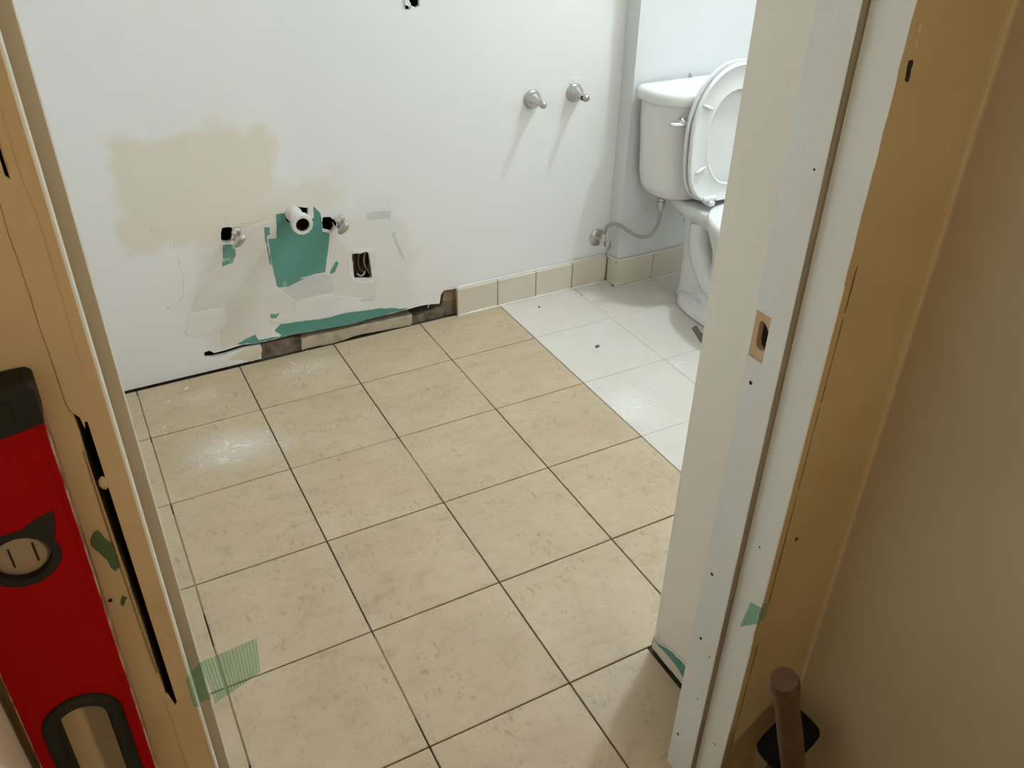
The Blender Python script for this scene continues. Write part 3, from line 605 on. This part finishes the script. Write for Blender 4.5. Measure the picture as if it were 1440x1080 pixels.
# rear column with the trapway and the shelf under the tank
loft(bm, [egg(XT, -0.02, 0.085, 0.09, 0.085, 2.6, 0.01), egg(XT, -0.01, 0.070, 0.08, 0.085, 2.4, 0.06), egg(XT, 0.0, 0.064, 0.078, 0.085, 2.3, 0.14), egg(XT, 0.015, 0.062, 0.075, 0.085, 2.3, 0.24), egg(XT, 0.015, 0.066, 0.10, 0.09, 2.4, 0.285), egg(XT, 0.01, 0.090, 0.17, 0.12, 3.0, 0.318), egg(XT, 0.01, 0.104, 0.20, 0.145, 3.4, 0.335), egg(XT, 0.01, 0.106, 0.22, 0.15, 3.4, 0.358), egg(XT, 0.01, 0.100, 0.22, 0.145, 3.4, 0.364)])
for sgn in (-1, 1):
    pts = spline([(XT + sgn * 0.045, -0.19, 0.075), (XT + sgn * 0.052, -0.10, 0.12), (XT + sgn * 0.054, -0.035, 0.21), (XT + sgn * 0.05, -0.02, 0.30)], 8)
    tube(bm, pts, [0.04 - 0.006 * abs(i / len(pts) - 0.5) for i in range(len(pts))], 16)
o = from_bm('bowl', bm, 'porcelain', to); auto_smooth(o, 0.9)
# tank: bowed front, flat back, rounded towards the bottom
def tank_ring(hw, f, z, back=0.182, seg=44, n=3.0):
    out = []; yc = back - 0.05
    for k in range(seg):
        a = 2 * PI * k / seg; c = math.cos(a); s = math.sin(a)
        x = hw * math.copysign(abs(c) ** (2 / n), c)
        y = (0.05 if s > 0 else f) * math.copysign(abs(s) ** ((2 / 8.0) if s > 0 else 2 / 2.5), s)
        out.append((XT + x, yc + y, z))
    return out
bm = bmesh.new()
loft(bm, [tank_ring(0.135, 0.085, 0.362), tank_ring(0.155, 0.10, 0.365), tank_ring(0.175, 0.115, 0.378), tank_ring(0.192, 0.125, 0.408), tank_ring(0.204, 0.132, 0.46), tank_ring(0.210, 0.136, 0.55), tank_ring(0.218, 0.138, 0.63), tank_ring(0.221, 0.139, 0.697)])
tk = from_bm('tank', bm, 'porcelain', to); auto_smooth(tk, 0.8)
bm = bmesh.new()
loft(bm, [tank_ring(0.226, 0.144, 0.692, 0.186), tank_ring(0.236, 0.154, 0.695, 0.188), tank_ring(0.240, 0.158, 0.702, 0.189), tank_ring(0.241, 0.159, 0.722, 0.189), tank_ring(0.237, 0.155, 0.731, 0.188), tank_ring(0.226, 0.146, 0.736, 0.184), tank_ring(0.10, 0.06, 0.739, 0.16)])
tl = from_bm('tank_lid', bm, 'porcelain', to); auto_smooth(tl, 0.9)
bm = bmesh.new(); bmesh.ops.create_cone(bm, segments=12, radius1=0.008, radius2=0.003, depth=0.014, cap_ends=True, matrix=Matrix.Translation((0.655, 0.165, 0.745))); from_bm('plastic_clip', bm, 'nickel', to)
# trip lever
yl = -0.003
bm = bmesh.new(); lathe(bm, (0.512, yl + 0.014, 0.652), (0, -1, 0), [(0, 0.014), (0.012, 0.014), (0.016, 0.011), (0.022, 0.010), (0.026, 0.006)], 18)
lv = from_bm('flush_lever', bm, 'chrome', to, smooth='auto')
bm = bmesh.new(); P3 = spline([(0.514, yl - 0.012, 0.652), (0.494, yl - 0.015, 0.652), (0.474, yl - 0.013, 0.654), (0.458, yl - 0.009, 0.656)], 6)
tube(bm, P3, [0.0085 - 0.0045 * i / len(P3) for i in range(len(P3))], 10); bmesh.ops.create_icosphere(bm, subdivisions=2, radius=0.006, matrix=Matrix.Translation((0.457, yl - 0.009, 0.656)))
from_bm('lever_arm', bm, 'chrome', lv, smooth='auto')
# raised seat and lid; u runs up from the hinge, w to the side
YS = -0.062; Z0 = 0.389
def seat_w(u, hw, u0, u1, uc, n0, n1):
    r = (uc - u0) if u < uc else (u1 - uc); n = n0 if u < uc else n1
    t = min(1.0, abs(u - uc) / r); return hw * (1 - t ** n) ** (1 / n)
def seat_ring(hw, u0, u1, uc, n0, n1, dy, seg=64, lean=0.045):
    out = []
    for k in range(seg):
        a = 2 * PI * k / seg; c = math.cos(a); s = math.sin(a)
        n = n1 if s > 0 else n0; r = (u1 - uc) if s > 0 else (uc - u0)
        u = uc + r * math.copysign(abs(s) ** (2 / n), s); x = hw * math.copysign(abs(c) ** (2 / n), c)
        out.append((XT + x, YS + dy + lean * u, Z0 + u))
    return out
bm = bmesh.new()
O = lambda e, dy: seat_ring(0.173 - e, 0.0 + e, 0.438 - e, 0.225, 3.4, 2.05, dy)
I = lambda e, dy: seat_ring(0.101 + e, 0.062 - e, 0.356 + e, 0.225, 2.2, 2.1, dy)
rings = [O(0.004, 0.012), O(0.0, 0.007), O(0.0015, 0.0), O(0.006, -0.004), O(0.011, -0.0025), O(0.014, 0.0), I(0.012, 0.0), I(0.005, -0.003), I(0.0, 0.001), I(0.002, 0.010), I(0.006, 0.013), O(0.012, 0.014)]
rv = [[bm.verts.new(p) for p in r] for r in rings]
for i in range(len(rv)):
    A, B = rv[i], rv[(i + 1) % len(rv)]
    for k in range(64): bm.faces.new((A[k], A[(k + 1) % 64], B[(k + 1) % 64], B[k]))
st = from_bm('seat', bm, 'seat_plastic', to); auto_smooth(st, 1.0)
for sgn in (-1, 1):
    for (u, wa, wb_, du) in ((0.318, 0.100, 0.140, 0.010), (0.118, 0.106, 0.145, -0.010)):
        bm = bmesh.new(); a = (XT + sgn * wa, YS - 0.004 + 0.045 * u, Z0 + u - du); b_ = (XT + sgn * wb_, YS - 0.004 + 0.045 * u, Z0 + u + du * 0.7)
        P3 = [Vector(a).lerp(Vector(b_), t / 6) for t in range(7)]; tube(bm, P3, [0.002, 0.005, 0.0058, 0.006, 0.0058, 0.005, 0.002], 10)
        from_bm('bumper', bm, 'seat_plastic', st, smooth=True)
bm = bmesh.new()
Ld = lambda e, dy: seat_ring(0.178 - e, -0.002 + e, 0.443 - e, 0.225, 3.4, 2.05, dy)
loft(bm, [Ld(0.06, 0.0215), Ld(0.02, 0.0205), Ld(0.006, 0.0175), Ld(0.0, 0.0185), Ld(-0.001, 0.024), Ld(0.004, 0.032), Ld(0.03, 0.036)])
ld = from_bm('lid', bm, 'seat_plastic', to); auto_smooth(ld, 1.0)
for sgn in (-1, 1):
    bm = bmesh.new(); x = XT + sgn * 0.072
    box(bm, x - 0.011, x + 0.011, -0.082, -0.048, 0.384, 0.400)
    hp = from_bm('hinge_post', bm, 'seat_plastic', to, bevel=0.003)
    bm = bmesh.new(); lathe(bm, (x - 0.028, -0.062, 0.405), (1, 0, 0), [(0, 0.006), (0.002, 0.0095), (0.054, 0.0095), (0.056, 0.006)], 14); from_bm('hinge_barrel', bm, 'seat_plastic', hp, smooth='auto')
    bm = bmesh.new(); lathe(bm, (XT + sgn * 0.101, -0.105, 0.027), (0, 0, 1), [(0, 0.017), (0.008, 0.0185), (0.018, 0.0165), (0.027, 0.010), (0.030, 0.002)], 18); from_bm('bolt_cap', bm, 'seat_plastic', to, smooth='auto')
plate('shim', 'Z', 0.0005, 0.004, [(0.5111,-0.1854),(0.5336,-0.1802),(0.5066,-0.2633),(0.4823,-0.2823),(0.4768,-0.2744)], 'shim_grey', to)

# ------------------------------------------------------------------ supply stop and hose
sv = thing('stop_valve', 'nickel angle stop valve on round escutcheon near the wall corner beside the toilet', 'valve', (0.405, YB, 0.17))
bx, bz = 0.404, 0.176
bm = bmesh.new(); lathe(bm, (bx, YB, bz), (0, -1, 0), [(0, 0.032), (0.003, 0.032), (0.008, 0.027), (0.011, 0.016), (0.012, 0.010)], 28); from_bm('escutcheon', bm, 'nickel', sv, smooth='auto')
bm = bmesh.new(); lathe(bm, (bx, YB - 0.008, bz), (0, -1, 0), [(0, 0.0075), (0.028, 0.0075), (0.030, 0.0115), (0.052, 0.0115), (0.054, 0.007)], 16); from_bm('valve_body', bm, 'chrome', sv, smooth='auto')
bm = bmesh.new(); lathe(bm, (bx, YB - 0.048, bz + 0.006), (0, 0, 1), [(0, 0.0085), (0.012, 0.0085), (0.012, 0.011), (0.026, 0.011), (0.028, 0.006)], 6); from_bm('outlet_nut', bm, 'chrome', sv)
bm = bmesh.new(); lathe(bm, (bx, YB - 0.060, bz), (0, -1, 0), [(0, 0.006), (0.012, 0.006)], 12)
bmesh.ops.create_uvsphere(bm, u_segments=16, v_segments=10, radius=1.0, matrix=Matrix.Translation((bx, YB - 0.076, bz)) @ Matrix.Diagonal((0.011, 0.007, 0.021, 1))); from_bm('oval_handle', bm, 'nickel', sv, smooth='auto')
sh = thing('supply_hose', 'grey braided water supply hose curving from the stop valve up to the tank', 'hose', (0.404, YB - 0.048, 0.205))
hx = [(0.4066,0.2461),(0.4179,0.2548),(0.4389,0.2563),(0.4646,0.2435)]; 
hose_px = [(0.404, YB - 0.048, 0.204), (0.404, YB - 0.049, 0.222), (0.409, 0.215, 0.241), (0.425, 0.206, 0.250), (0.448, 0.190, 0.244), (0.470, 0.165, 0.226), (0.495, 0.135, 0.214), (0.520, 0.115, 0.222), (0.537, 0.105, 0.250), (0.545, 0.10, 0.290), (0.545, 0.10, 0.328)]
bm = bmesh.new(); tube(bm, spline(hose_px, 8), 0.0062, 12); from_bm('hose', bm, 'braid', sh, smooth=True)
bm = bmesh.new(); lathe(bm, (0.545, 0.10, 0.318), (0, 0, 1), [(0, 0.008), (0.010, 0.009), (0.012, 0.014), (0.034, 0.0155), (0.036, 0.013), (0.0435, 0.011)], 14); from_bm('coupling_nut', bm, 'nickel', sh, smooth='auto')

# ------------------------------------------------------------------ towel bar posts
def towel_post(x, z, label, socket):
    t = thing('towel_bar_post', label, 'towel post', (x, YB, z), 'towel bar posts left on the back wall')
    bm = bmesh.new(); lathe(bm, (x, YB, z), (0, -1, 0), [(0, 0.0295), (0.004, 0.030), (0.008, 0.028), (0.010, 0.0255), (0.018, 0.0245), (0.026, 0.021), (0.034, 0.0155), (0.042, 0.0115), (0.050, 0.0090), (0.056, 0.0082), (0.062, 0.0078)], 32)
    from_bm('flared_base', bm, 'nickel', t, smooth='auto')
    bm = bmesh.new(); bmesh.ops.create_uvsphere(bm, u_segments=20, v_segments=14, radius=0.0125, matrix=Matrix.Translation((x, YB - 0.071, z)))
    k = from_bm('ball_end', bm, 'nickel', t, smooth=True)
    if socket:
        bm = bmesh.new(); lathe(bm, (x - 0.0085, YB - 0.069, z), (-1, -0.25, 0.1), [(0, 0.0072), (0.0042, 0.0072)], 14); from_bm('bar_socket', bm, 'dark_void', k)
towel_post(0.116, 0.704, 'brushed nickel towel bar post on the wall, the one farther from the toilet', False)
towel_post(0.272, 0.707, 'brushed nickel towel bar post nearer the toilet, with a dark open socket', True)
patch('compound_patch', [(0.250, 0.742), (0.262, 0.752), (0.285, 0.750), (0.292, 0.738), (0.28, 0.732), (0.26, 0.732)], 'compound_white', 0.002)

# ------------------------------------------------------------------ capped sink plumbing
dp = thing('drain_pipe', 'white drain pipe stub with a nut sticking out of the teal board', 'pipe', (-0.683, YB, 0.46))
px_, pz_ = -0.683, 0.464
bm = bmesh.new()
lathe(bm, (px_, 0.36, pz_), (0, -1, 0), [(0, 0.0215), (0.165, 0.0215), (0.165, 0.0195), (0.02, 0.0195)], 24, cap=False); from_bm('pipe', bm, 'pvc', dp, smooth='auto')
bm = bmesh.new(); lathe(bm, (px_, YB - 0.045, pz_), (0, -1, 0), [(0, 0.0215), (0.003, 0.0235), (0.026, 0.0235), (0.030, 0.0225), (0.030, 0.0195), (0.0, 0.0195)], 24, cap=False); from_bm('collar', bm, 'pvc', dp, smooth='auto')
bm = bmesh.new(); lathe(bm, (px_, YB - 0.074, pz_), (0, -1, 0), [(0, 0.0200), (0.0, 0.0295), (0.003, 0.0310), (0.022, 0.0310), (0.025, 0.029), (0.025, 0.0205), (0.002, 0.0205)], 12, cap=False); from_bm('slip_nut', bm, 'pvc', dp)
bm = bmesh.new(); lathe(bm, (px_, YB + 0.05, pz_), (0, -1, 0), [(0, 0.0002), (0, 0.0193), (0.143, 0.0193), (0.143, 0.0185), (0.002, 0.0185), (0.002, 0.0002)], 20, cap=False); from_bm('bore_shade_sleeve', bm, 'steel_dark', dp)  # dark sleeve added in the white pipe; its inner shade is painted on
for dz in (0.004, 0.014):
    bm = bmesh.new(); bmesh.ops.create_cone(bm, segments=18, radius1=0.024, radius2=0.024, depth=0.006, cap_ends=True, matrix=Matrix.Translation((px_, YB - dz, pz_)) @ Matrix.Rotation(PI / 2, 4, 'X')); from_bm('thread_ring', bm, 'pvc', dp, smooth='auto')
def sink_valve(x, z, label, mirror):
    t = thing('sink_stop_valve', label, 'valve', (x, YB, z), 'stop valves left from the sink')
    bm = bmesh.new(); lathe(bm, (x, 0.34, z), (0, -1, 0), [(0, 0.011), (0.085, 0.011), (0.086, 0.0135), (0.108, 0.0135), (0.110, 0.009)], 14); from_bm('valve_body', bm, 'chrome', t, smooth='auto')
    bm = bmesh.new(); lathe(bm, (x + 0.002 * mirror, YB - 0.030, z), (0.25 * mirror, -0.1, 1), [(0, 0.008), (0.010, 0.008), (0.010, 0.0125), (0.026, 0.0125), (0.028, 0.008)], 6); from_bm('outlet_nut', bm, 'chrome', t)
    bm = bmesh.new(); lathe(bm, (x, YB - 0.038, z), (0.2, -1, -0.25), [(0, 0.006), (0.014, 0.006)], 12)
    bmesh.ops.create_uvsphere(bm, u_segments=16, v_segments=10, radius=1.0, matrix=Matrix.Translation((x + 0.004, YB - 0.056, z - 0.005)) @ Matrix.Rotation(0.9, 4, 'Y') @ Matrix.Diagonal((0.012, 0.007, 0.022, 1))); from_bm('oval_handle', bm, 'nickel', t, smooth='auto')
sink_valve(-0.862, 0.436, 'small chrome stop valve left of the drain pipe above a small teal scrap', 1)
sink_valve(-0.556, 0.417, 'small chrome stop valve right of the drain pipe above the outlet box', 1)
# ------------------------------------------------------------------ outlet box
ob = thing('outlet_box', 'small dark metal outlet box set in the wall with loose wires', 'outlet box', (-0.482, YB + 0.005, 0.19))
bm = bmesh.new(); x0, x1, z0, z1 = -0.521, -0.444, 0.182, 0.318
box(bm, x0, x1, 0.335, 0.337, z0, z1)
for b6 in ((x0, x0 + 0.002, 0.284, 0.337, z0, z1), (x1 - 0.002, x1, 0.284, 0.337, z0, z1), (x0, x1, 0.284, 0.337, z0, z0 + 0.002), (x0, x1, 0.284, 0.337, z1 - 0.002, z1)): box(bm, *b6)
from_bm('box_shell', bm, 'galv_box', ob)
for k, (xa, col) in enumerate(((-0.505, 'handle_wood'), (-0.488, 'debris'), (-0.468, 'brick_red'))):
    bm = bmesh.new(); tube(bm, spline([(xa, 0.33, 0.315), (xa + 0.004, 0.300, 0.29), (xa - 0.004, 0.297, 0.25), (xa + 0.010, 0.302, 0.215), (xa + 0.016, 0.312, 0.235)], 6), 0.0035, 8); from_bm('wire', bm, col, ob, smooth=True)
bm = bmesh.new(); tube(bm, spline([(-0.497, 0.300, 0.214), (-0.488, 0.295, 0.205), (-0.476, 0.296, 0.208), (-0.470, 0.300, 0.216)], 5), 0.0028, 8); from_bm('ground_wire', bm, 'compound_white', ob, smooth=True)
bm = bmesh.new(); tube(bm, [(-0.462, 0.30, 0.225), (-0.454, 0.292, 0.195)], 0.002, 8); from_bm('ground_wire', bm, 'nickel', ob)
bm = bmesh.new(); box(bm, -0.492, -0.472, 0.275, 0.279, 0.186, 0.196); from_bm('mounting_tab', bm, 'nickel', ob)

# ------------------------------------------------------------------ spirit level
def level():
    t = thing('spirit_level', 'long red spirit level with black end cap leaning upright beside the door frame', 'spirit level', (-1.345, -1.583, 0.0))
    def X(dx, z): return -1.3395 + dx - 0.020 * (1.14 - z) + 0.0     # leans a touch
    yf = -1.5945; yb_ = -1.5695; H = 1.122
    vz = 1.013; vr = 0.0185
    sl0, sl1 = 0.715, 0.836; sw = 0.0195
    outline = [(X(-0.0347, 0.0), 0.0), (X(0.0347, 0.0), 0.0), (X(0.0347, H), H), (X(-0.0347, H), H)]
    vh = [(X((vr + 0.002) * math.cos(a), vz), vz + (vr + 0.002) * math.sin(a)) for a in [2 * PI * k / 28 for k in range(28)]]
    sh_ = [(X(sw * math.cos(a), sl1), sl1 + sw * math.sin(a)) for a in [PI * k / 12 for k in range(13)]] + [(X(sw * math.cos(a), sl0), sl0 + sw * math.sin(a)) for a in [PI + PI * k / 12 for k in range(13)]]
    plate('body', 'Y', yf + 0.0016, yb_ - yf - 0.003, outline, 'red_enamel', t, [vh, sh_])
    for s_ in (-1, 1):      # edge rails stand a little proud of the web
        rail = [(X(s_ * 0.0365 - 0.002, 0.0), 0.0), (X(s_ * 0.0365 + 0.002, 0), 0.0), (X(s_ * 0.0365 + 0.002, H), H), (X(s_ * 0.0365 - 0.002, H), H)]
        plate('rail', 'Y', yf + 0.001, yb_ - yf - 0.001, rail, 'red_enamel', t, bevel=0.0006)
        edge_ = [(X(s_ * 0.0388 - 0.0004, 0.0), 0.0), (X(s_ * 0.0388 + 0.0004, 0), 0.0), (X(s_ * 0.0388 + 0.0004, H), H), (X(s_ * 0.0388 - 0.0004, H), H)]
        plate('worn_edge', 'Y', yf + 0.001, yb_ - yf - 0.002, edge_, 'worn_edge', t)
    cap = [(X(-0.0395, 1.105), 1.104), (X(0.0395, 1.105), 1.117), (X(0.0395, 1.143), 1.143), (X(0.036, 1.146), 1.146), (X(-0.036, 1.146), 1.146), (X(-0.0395, 1.143), 1.143)]
    ec = plate('end_cap', 'Y', yf - 0.002, yb_ - yf + 0.003, cap, 'black_rubber', t, bevel=0.0015)
    plate('cap_rib', 'Y', yf - 0.0035, 0.002, [(X(-0.03, 1.13), 1.124), (X(0.024, 1.13), 1.126), (X(0.024, 1.13), 1.138), (X(-0.03, 1.13), 1.138)], 'black_rubber', ec, bevel=0.001)
    # vial bezel with two pointed ears
    R1 = 0.0245
    pts = []
    for k in range(72):
        a = 2 * PI * k / 72; r = R1
        d1 = abs((a - math.radians(50) + PI) % (2 * PI) - PI); d2 = abs((a - math.radians(130) + PI) % (2 * PI) - PI)
        for d in (d1, d2):
            if d < 0.5: r = max(r, R1 + 0.019 * (1 - d / 0.5) ** 1.3)
        pts.append((X(r * math.cos(a), vz) , vz + r * math.sin(a)))
    hole = [(X(vr * math.cos(a), vz), vz + vr * math.sin(a)) for a in [2 * PI * k / 28 for k in range(28)]]
    bz_ = plate('vial_bezel', 'Y', yf + 0.0008, 0.0012, pts, 'black_rubber', t, [hole], bevel=0.0006)
    bm = bmesh.new(); lathe(bm, (X(0, vz), yb_ - 0.012, vz), (0, -1, 0), [(0, vr - 0.0003), (0.006, vr - 0.0003), (0.008, vr - 0.004)], 28); vd = from_bm('vial_disc', bm, 'vial', bz_, smooth='auto')
    ring_o = [(X((vr + 0.0018) * math.cos(a), vz), vz + (vr + 0.0018) * math.sin(a)) for a in [2 * PI * k / 28 for k in range(28)]]
    plate('vial_sleeve', 'Y', yf + 0.0015, 0.022, ring_o, 'black_rubber', bz_, [hole])
    for dx in (-0.006, 0.009):
        plate('vial_line', 'Y', yb_ - 0.0206, 0.0008, [(X(dx - 0.0006, vz), vz - 0.008), (X(dx + 0.0006, vz), vz - 0.008), (X(dx + 0.0006, vz), vz + 0.009), (X(dx - 0.0006, vz), vz + 0.009)], 'black_rubber', bz_)
    # rubber rim of the hand hole
    path = [(X((sw + 0.004) * math.cos(a), sl1), yf + 0.002, sl1 + (sw + 0.004) * math.sin(a)) for a in [PI * k / 14 for k in range(15)]] + [(X((sw + 0.004) * math.cos(a), sl0), yf + 0.002, sl0 + (sw + 0.004) * math.sin(a)) for a in [PI + PI * k / 14 for k in range(15)]]
    path.append(path[0])
    bm = bmesh.new(); tube(bm, path, 0.0062, 10, cap=False); from_bm('grip_rim', bm, 'black_rubber', t, smooth=True)
    liner = [(X((sw + 0.0015) * math.cos(a), sl1), sl1 + (sw + 0.0015) * math.sin(a)) for a in [PI * k / 12 for k in range(13)]] + [(X((sw + 0.0015) * math.cos(a), sl0), sl0 + (sw + 0.0015) * math.sin(a)) for a in [PI + PI * k / 12 for k in range(13)]]
    inner = [(X((sw - 0.0012) * math.cos(a), sl1), sl1 + (sw - 0.0012) * math.sin(a)) for a in [PI * k / 12 for k in range(13)]] + [(X((sw - 0.0012) * math.cos(a), sl0), sl0 + (sw - 0.0012) * math.sin(a)) for a in [PI + PI * k / 12 for k in range(13)]]
    plate('grip_liner', 'Y', yf + 0.002, yb_ - yf - 0.003, liner, 'black_rubber', t, [inner])
level()

# ------------------------------------------------------------------ strips of ribbed green tape on the door frame
def tape_strip(name, label, segs, group):
    """segs: quads (corner points) of the film; ribs run across it."""
    t = thing(name, label, 'tape', segs[0][0], group)
    bm = bmesh.new()
    for q in segs:
        n = (Vector(q[1]) - Vector(q[0])).cross(Vector(q[3]) - Vector(q[0])).normalized() * 0.00015
        a = [bm.verts.new(Vector(p) + n) for p in q]; b_ = [bm.verts.new(Vector(p) - n) for p in q]
        bm.faces.new(a); bm.faces.new(list(reversed(b_)))
        for i in range(4): bm.faces.new((a[i], b_[i], b_[(i + 1) % 4], a[(i + 1) % 4]))
    from_bm('film', bm, 'green_tape', t)
    bm = bmesh.new()
    for q in segs[-1:]:
        a, b_, c, d = [Vector(p) for p in q]; n = max(4, int((b_ - a).length / 0.0034))
        for i in range(n + 1):
            f = i / n; tube(bm, [a.lerp(b_, f), d.lerp(c, f)], 0.00055, 5)
    o = from_bm('rib', bm, 'green_tape', t); tag(o, kind='stuff')
tape_strip('tape_strip', 'torn piece of translucent green ribbed tape sticking out from the left door jamb', [
    [(-1.2665, YH - 0.0006, 0.809), (-1.2625, YH - 0.0006, 0.814), (-1.2625, YH - 0.0006, 0.768), (-1.2665, YH - 0.0006, 0.772)],
    [(-1.2614, YH, 0.814), (-1.2614, -1.518, 0.800), (-1.2614, -1.518, 0.752), (-1.2614, YH, 0.768)],
    [(-1.2614, -1.5178, 0.760), (-1.2510, -1.5178, 0.768), (-1.2510, -1.5178, 0.712), (-1.2614, -1.5178, 0.714)],
    [(-1.2508, -1.5178, 0.768), (-1.1990, -1.530, 0.786), (-1.2020, -1.530, 0.738), (-1.2480, -1.5178, 0.704)]], 'green tape scraps on the door frame')
tape_strip('tape_strip', 'small scrap of translucent green ribbed tape stuck low on the right door jamb', [
    [(-0.5400, YH - 0.0016, 0.528), (-0.5280, YH - 0.0016, 0.534), (-0.5280, YH - 0.0016, 0.502), (-0.5400, YH - 0.0016, 0.494)],
    [(-0.5406, YH, 0.527), (-0.5406, -1.548, 0.520), (-0.5406, -1.540, 0.460), (-0.5406, YH, 0.494)]], 'green tape scraps on the door frame')

# ------------------------------------------------------------------ tools in the hall corner
hm = thing('hammer', 'wooden hammer handle with flared butt leaning upright in the hall corner', 'hammer', (-0.432, -1.672, 0.0))
ha = Vector((-0.432, -1.670, 0.03)); hb = Vector((-0.621, -1.690, 0.563))
bm = bmesh.new(); n = 60; P3 = [ha.lerp(hb, i / n) for i in range(n + 1)]
rr = []
for i in range(n + 1):
    s = (1 - i / n) * (hb - ha).length
    rr.append(0.0165 if s < 0.003 else 0.0190 if s < 0.022 else 0.0190 - 0.0035 * min(1, (s - 0.022) / 0.05) if s < 0.072 else 0.0155 + 0.002 * min(1, (s - 0.072) / 0.1))
tube(bm, P3, rr, 18); from_bm('handle', bm, 'handle_wood', hm, smooth='auto')
bm = bmesh.new(); bmesh.ops.create_cone(bm, segments=20, radius1=0.021, radius2=0.021, depth=0.13, cap_ends=True, matrix=Matrix.Translation((-0.4305, -1.672, 0.022)) @ Matrix.Rotation(PI / 2, 4, 'X')); from_bm('head', bm, 'steel_dark', hm, smooth='auto')
rm = thing('rubber_mallet', 'black rubber mallet head behind the wooden handle in the hall corner', 'mallet', (-0.43, -1.62, 0.0))
a = Vector((-0.506, -1.625, 0.220)); b_ = Vector((-0.440, -1.625, 0.282))
bm = bmesh.new(); ax = (b_ - a); Ln = ax.length
lathe(bm, a, ax, [(0, 0.022), (0.006, 0.0285), (0.02, 0.030), (Ln - 0.02, 0.030), (Ln - 0.006, 0.0285), (Ln, 0.022)], 24); from_bm('head', bm, 'mallet_rubber', rm, smooth='auto')
bm = bmesh.new(); tube(bm, [a.lerp(b_, 0.5), (-0.470, -1.600, 0.0)], 0.012, 12); from_bm('handle', bm, 'handle_wood', rm, smooth='auto')

# ------------------------------------------------------------------ small debris on the floor
bm = bmesh.new(); bmesh.ops.create_icosphere(bm, subdivisions=2, radius=1.0, matrix=Matrix.Translation((0.154, -0.143, 0.003)) @ Matrix.Rotation(0.3, 4, 'Z') @ Matrix.Diagonal((0.010, 0.0055, 0.004, 1)))
tag(from_bm('debris_chip', bm, 'debris', None, smooth='auto'), 'small dark chip lying on the dusty white tiles', 'debris')
bm = bmesh.new(); bmesh.ops.create_icosphere(bm, subdivisions=1, radius=1.0, matrix=Matrix.Translation((0.118, 0.178, 0.002)) @ Matrix.Diagonal((0.005, 0.004, 0.003, 1)))
tag(from_bm('debris_crumb', bm, 'debris', None), 'tiny dark crumb on the dusty tiles near the base tiles', 'debris')
bm = bmesh.new()
def crumb(x, y, s, el=1.0, rot=0.0):
    bmesh.ops.create_icosphere(bm, subdivisions=1, radius=1.0, matrix=Matrix.Translation((x, y, 0.0006)) @ Matrix.Rotation(rot, 4, 'Z') @ Matrix.Diagonal((s * el, s, s * 0.45, 1)))
for (cx, cy, sx_, sy_, n) in ((-1.02, -0.14, 0.07, 0.045, 34), (-0.72, 0.17, 0.07, 0.05, 16), (-1.05, 0.16, 0.06, 0.04, 6), (0.32, -0.345, 0.02, 0.012, 12), (0.07, -0.46, 0.07, 0.08, 22), (0.35, 0.02, 0.12, 0.1, 10), (-1.19, 0.0, 0.02, 0.03, 5)):
    for _ in range(n): crumb(random.gauss(cx, sx_ * 0.7), random.gauss(cy, sy_ * 0.7), random.uniform(0.0012, 0.0032), random.uniform(1, 4), random.uniform(0, PI))
tag(from_bm('plaster_crumbs', bm, 'caulk', None), 'scattered white plaster crumbs and scrapings on the floor tiles', 'crumbs', None, 'stuff')

# ------------------------------------------------------------------ lamps (outside the frame)
def dome(loc, r, mname, label):
    t = thing('ceiling_lamp', label, 'lamp', loc)
    bm = bmesh.new(); lathe(bm, loc, (0, 0, -1), [(0, r * 1.12), (0.02, r * 1.12), (0.022, r)], 28); from_bm('lamp_base', bm, 'white_trim', t, smooth='auto')
    bm = bmesh.new(); lathe(bm, loc, (0, 0, -1), [(0.022, r * 0.98), (0.05, r * 0.93), (0.075, r * 0.72), (0.09, r * 0.4), (0.095, 0.005)], 24); from_bm('glass_dome', bm, mname, t, smooth=True)
dome((0.90, -0.42, ZC), 0.075, 'dome_cool', 'white ceiling dome lamp above the toilet')
def sconce(loc, r, mname, label):
    t = thing('wall_lamp', label, 'lamp', loc)
    bm = bmesh.new(); lathe(bm, loc, (-1, 0, 0), [(0, r * 1.12), (0.02, r * 1.12), (0.022, r)], 28); from_bm('lamp_base', bm, 'white_trim', t, smooth='auto')
    bm = bmesh.new(); lathe(bm, loc, (-1, 0, 0), [(0.022, r * 0.98), (0.05, r * 0.93), (0.075, r * 0.72), (0.09, r * 0.4), (0.095, 0.005)], 24); from_bm('glass_dome', bm, mname, t, smooth=True)
sconce((HR, -2.85, 1.5), 0.09, 'dome_warm', 'unseen warm round wall lamp placed further back to light the hall')
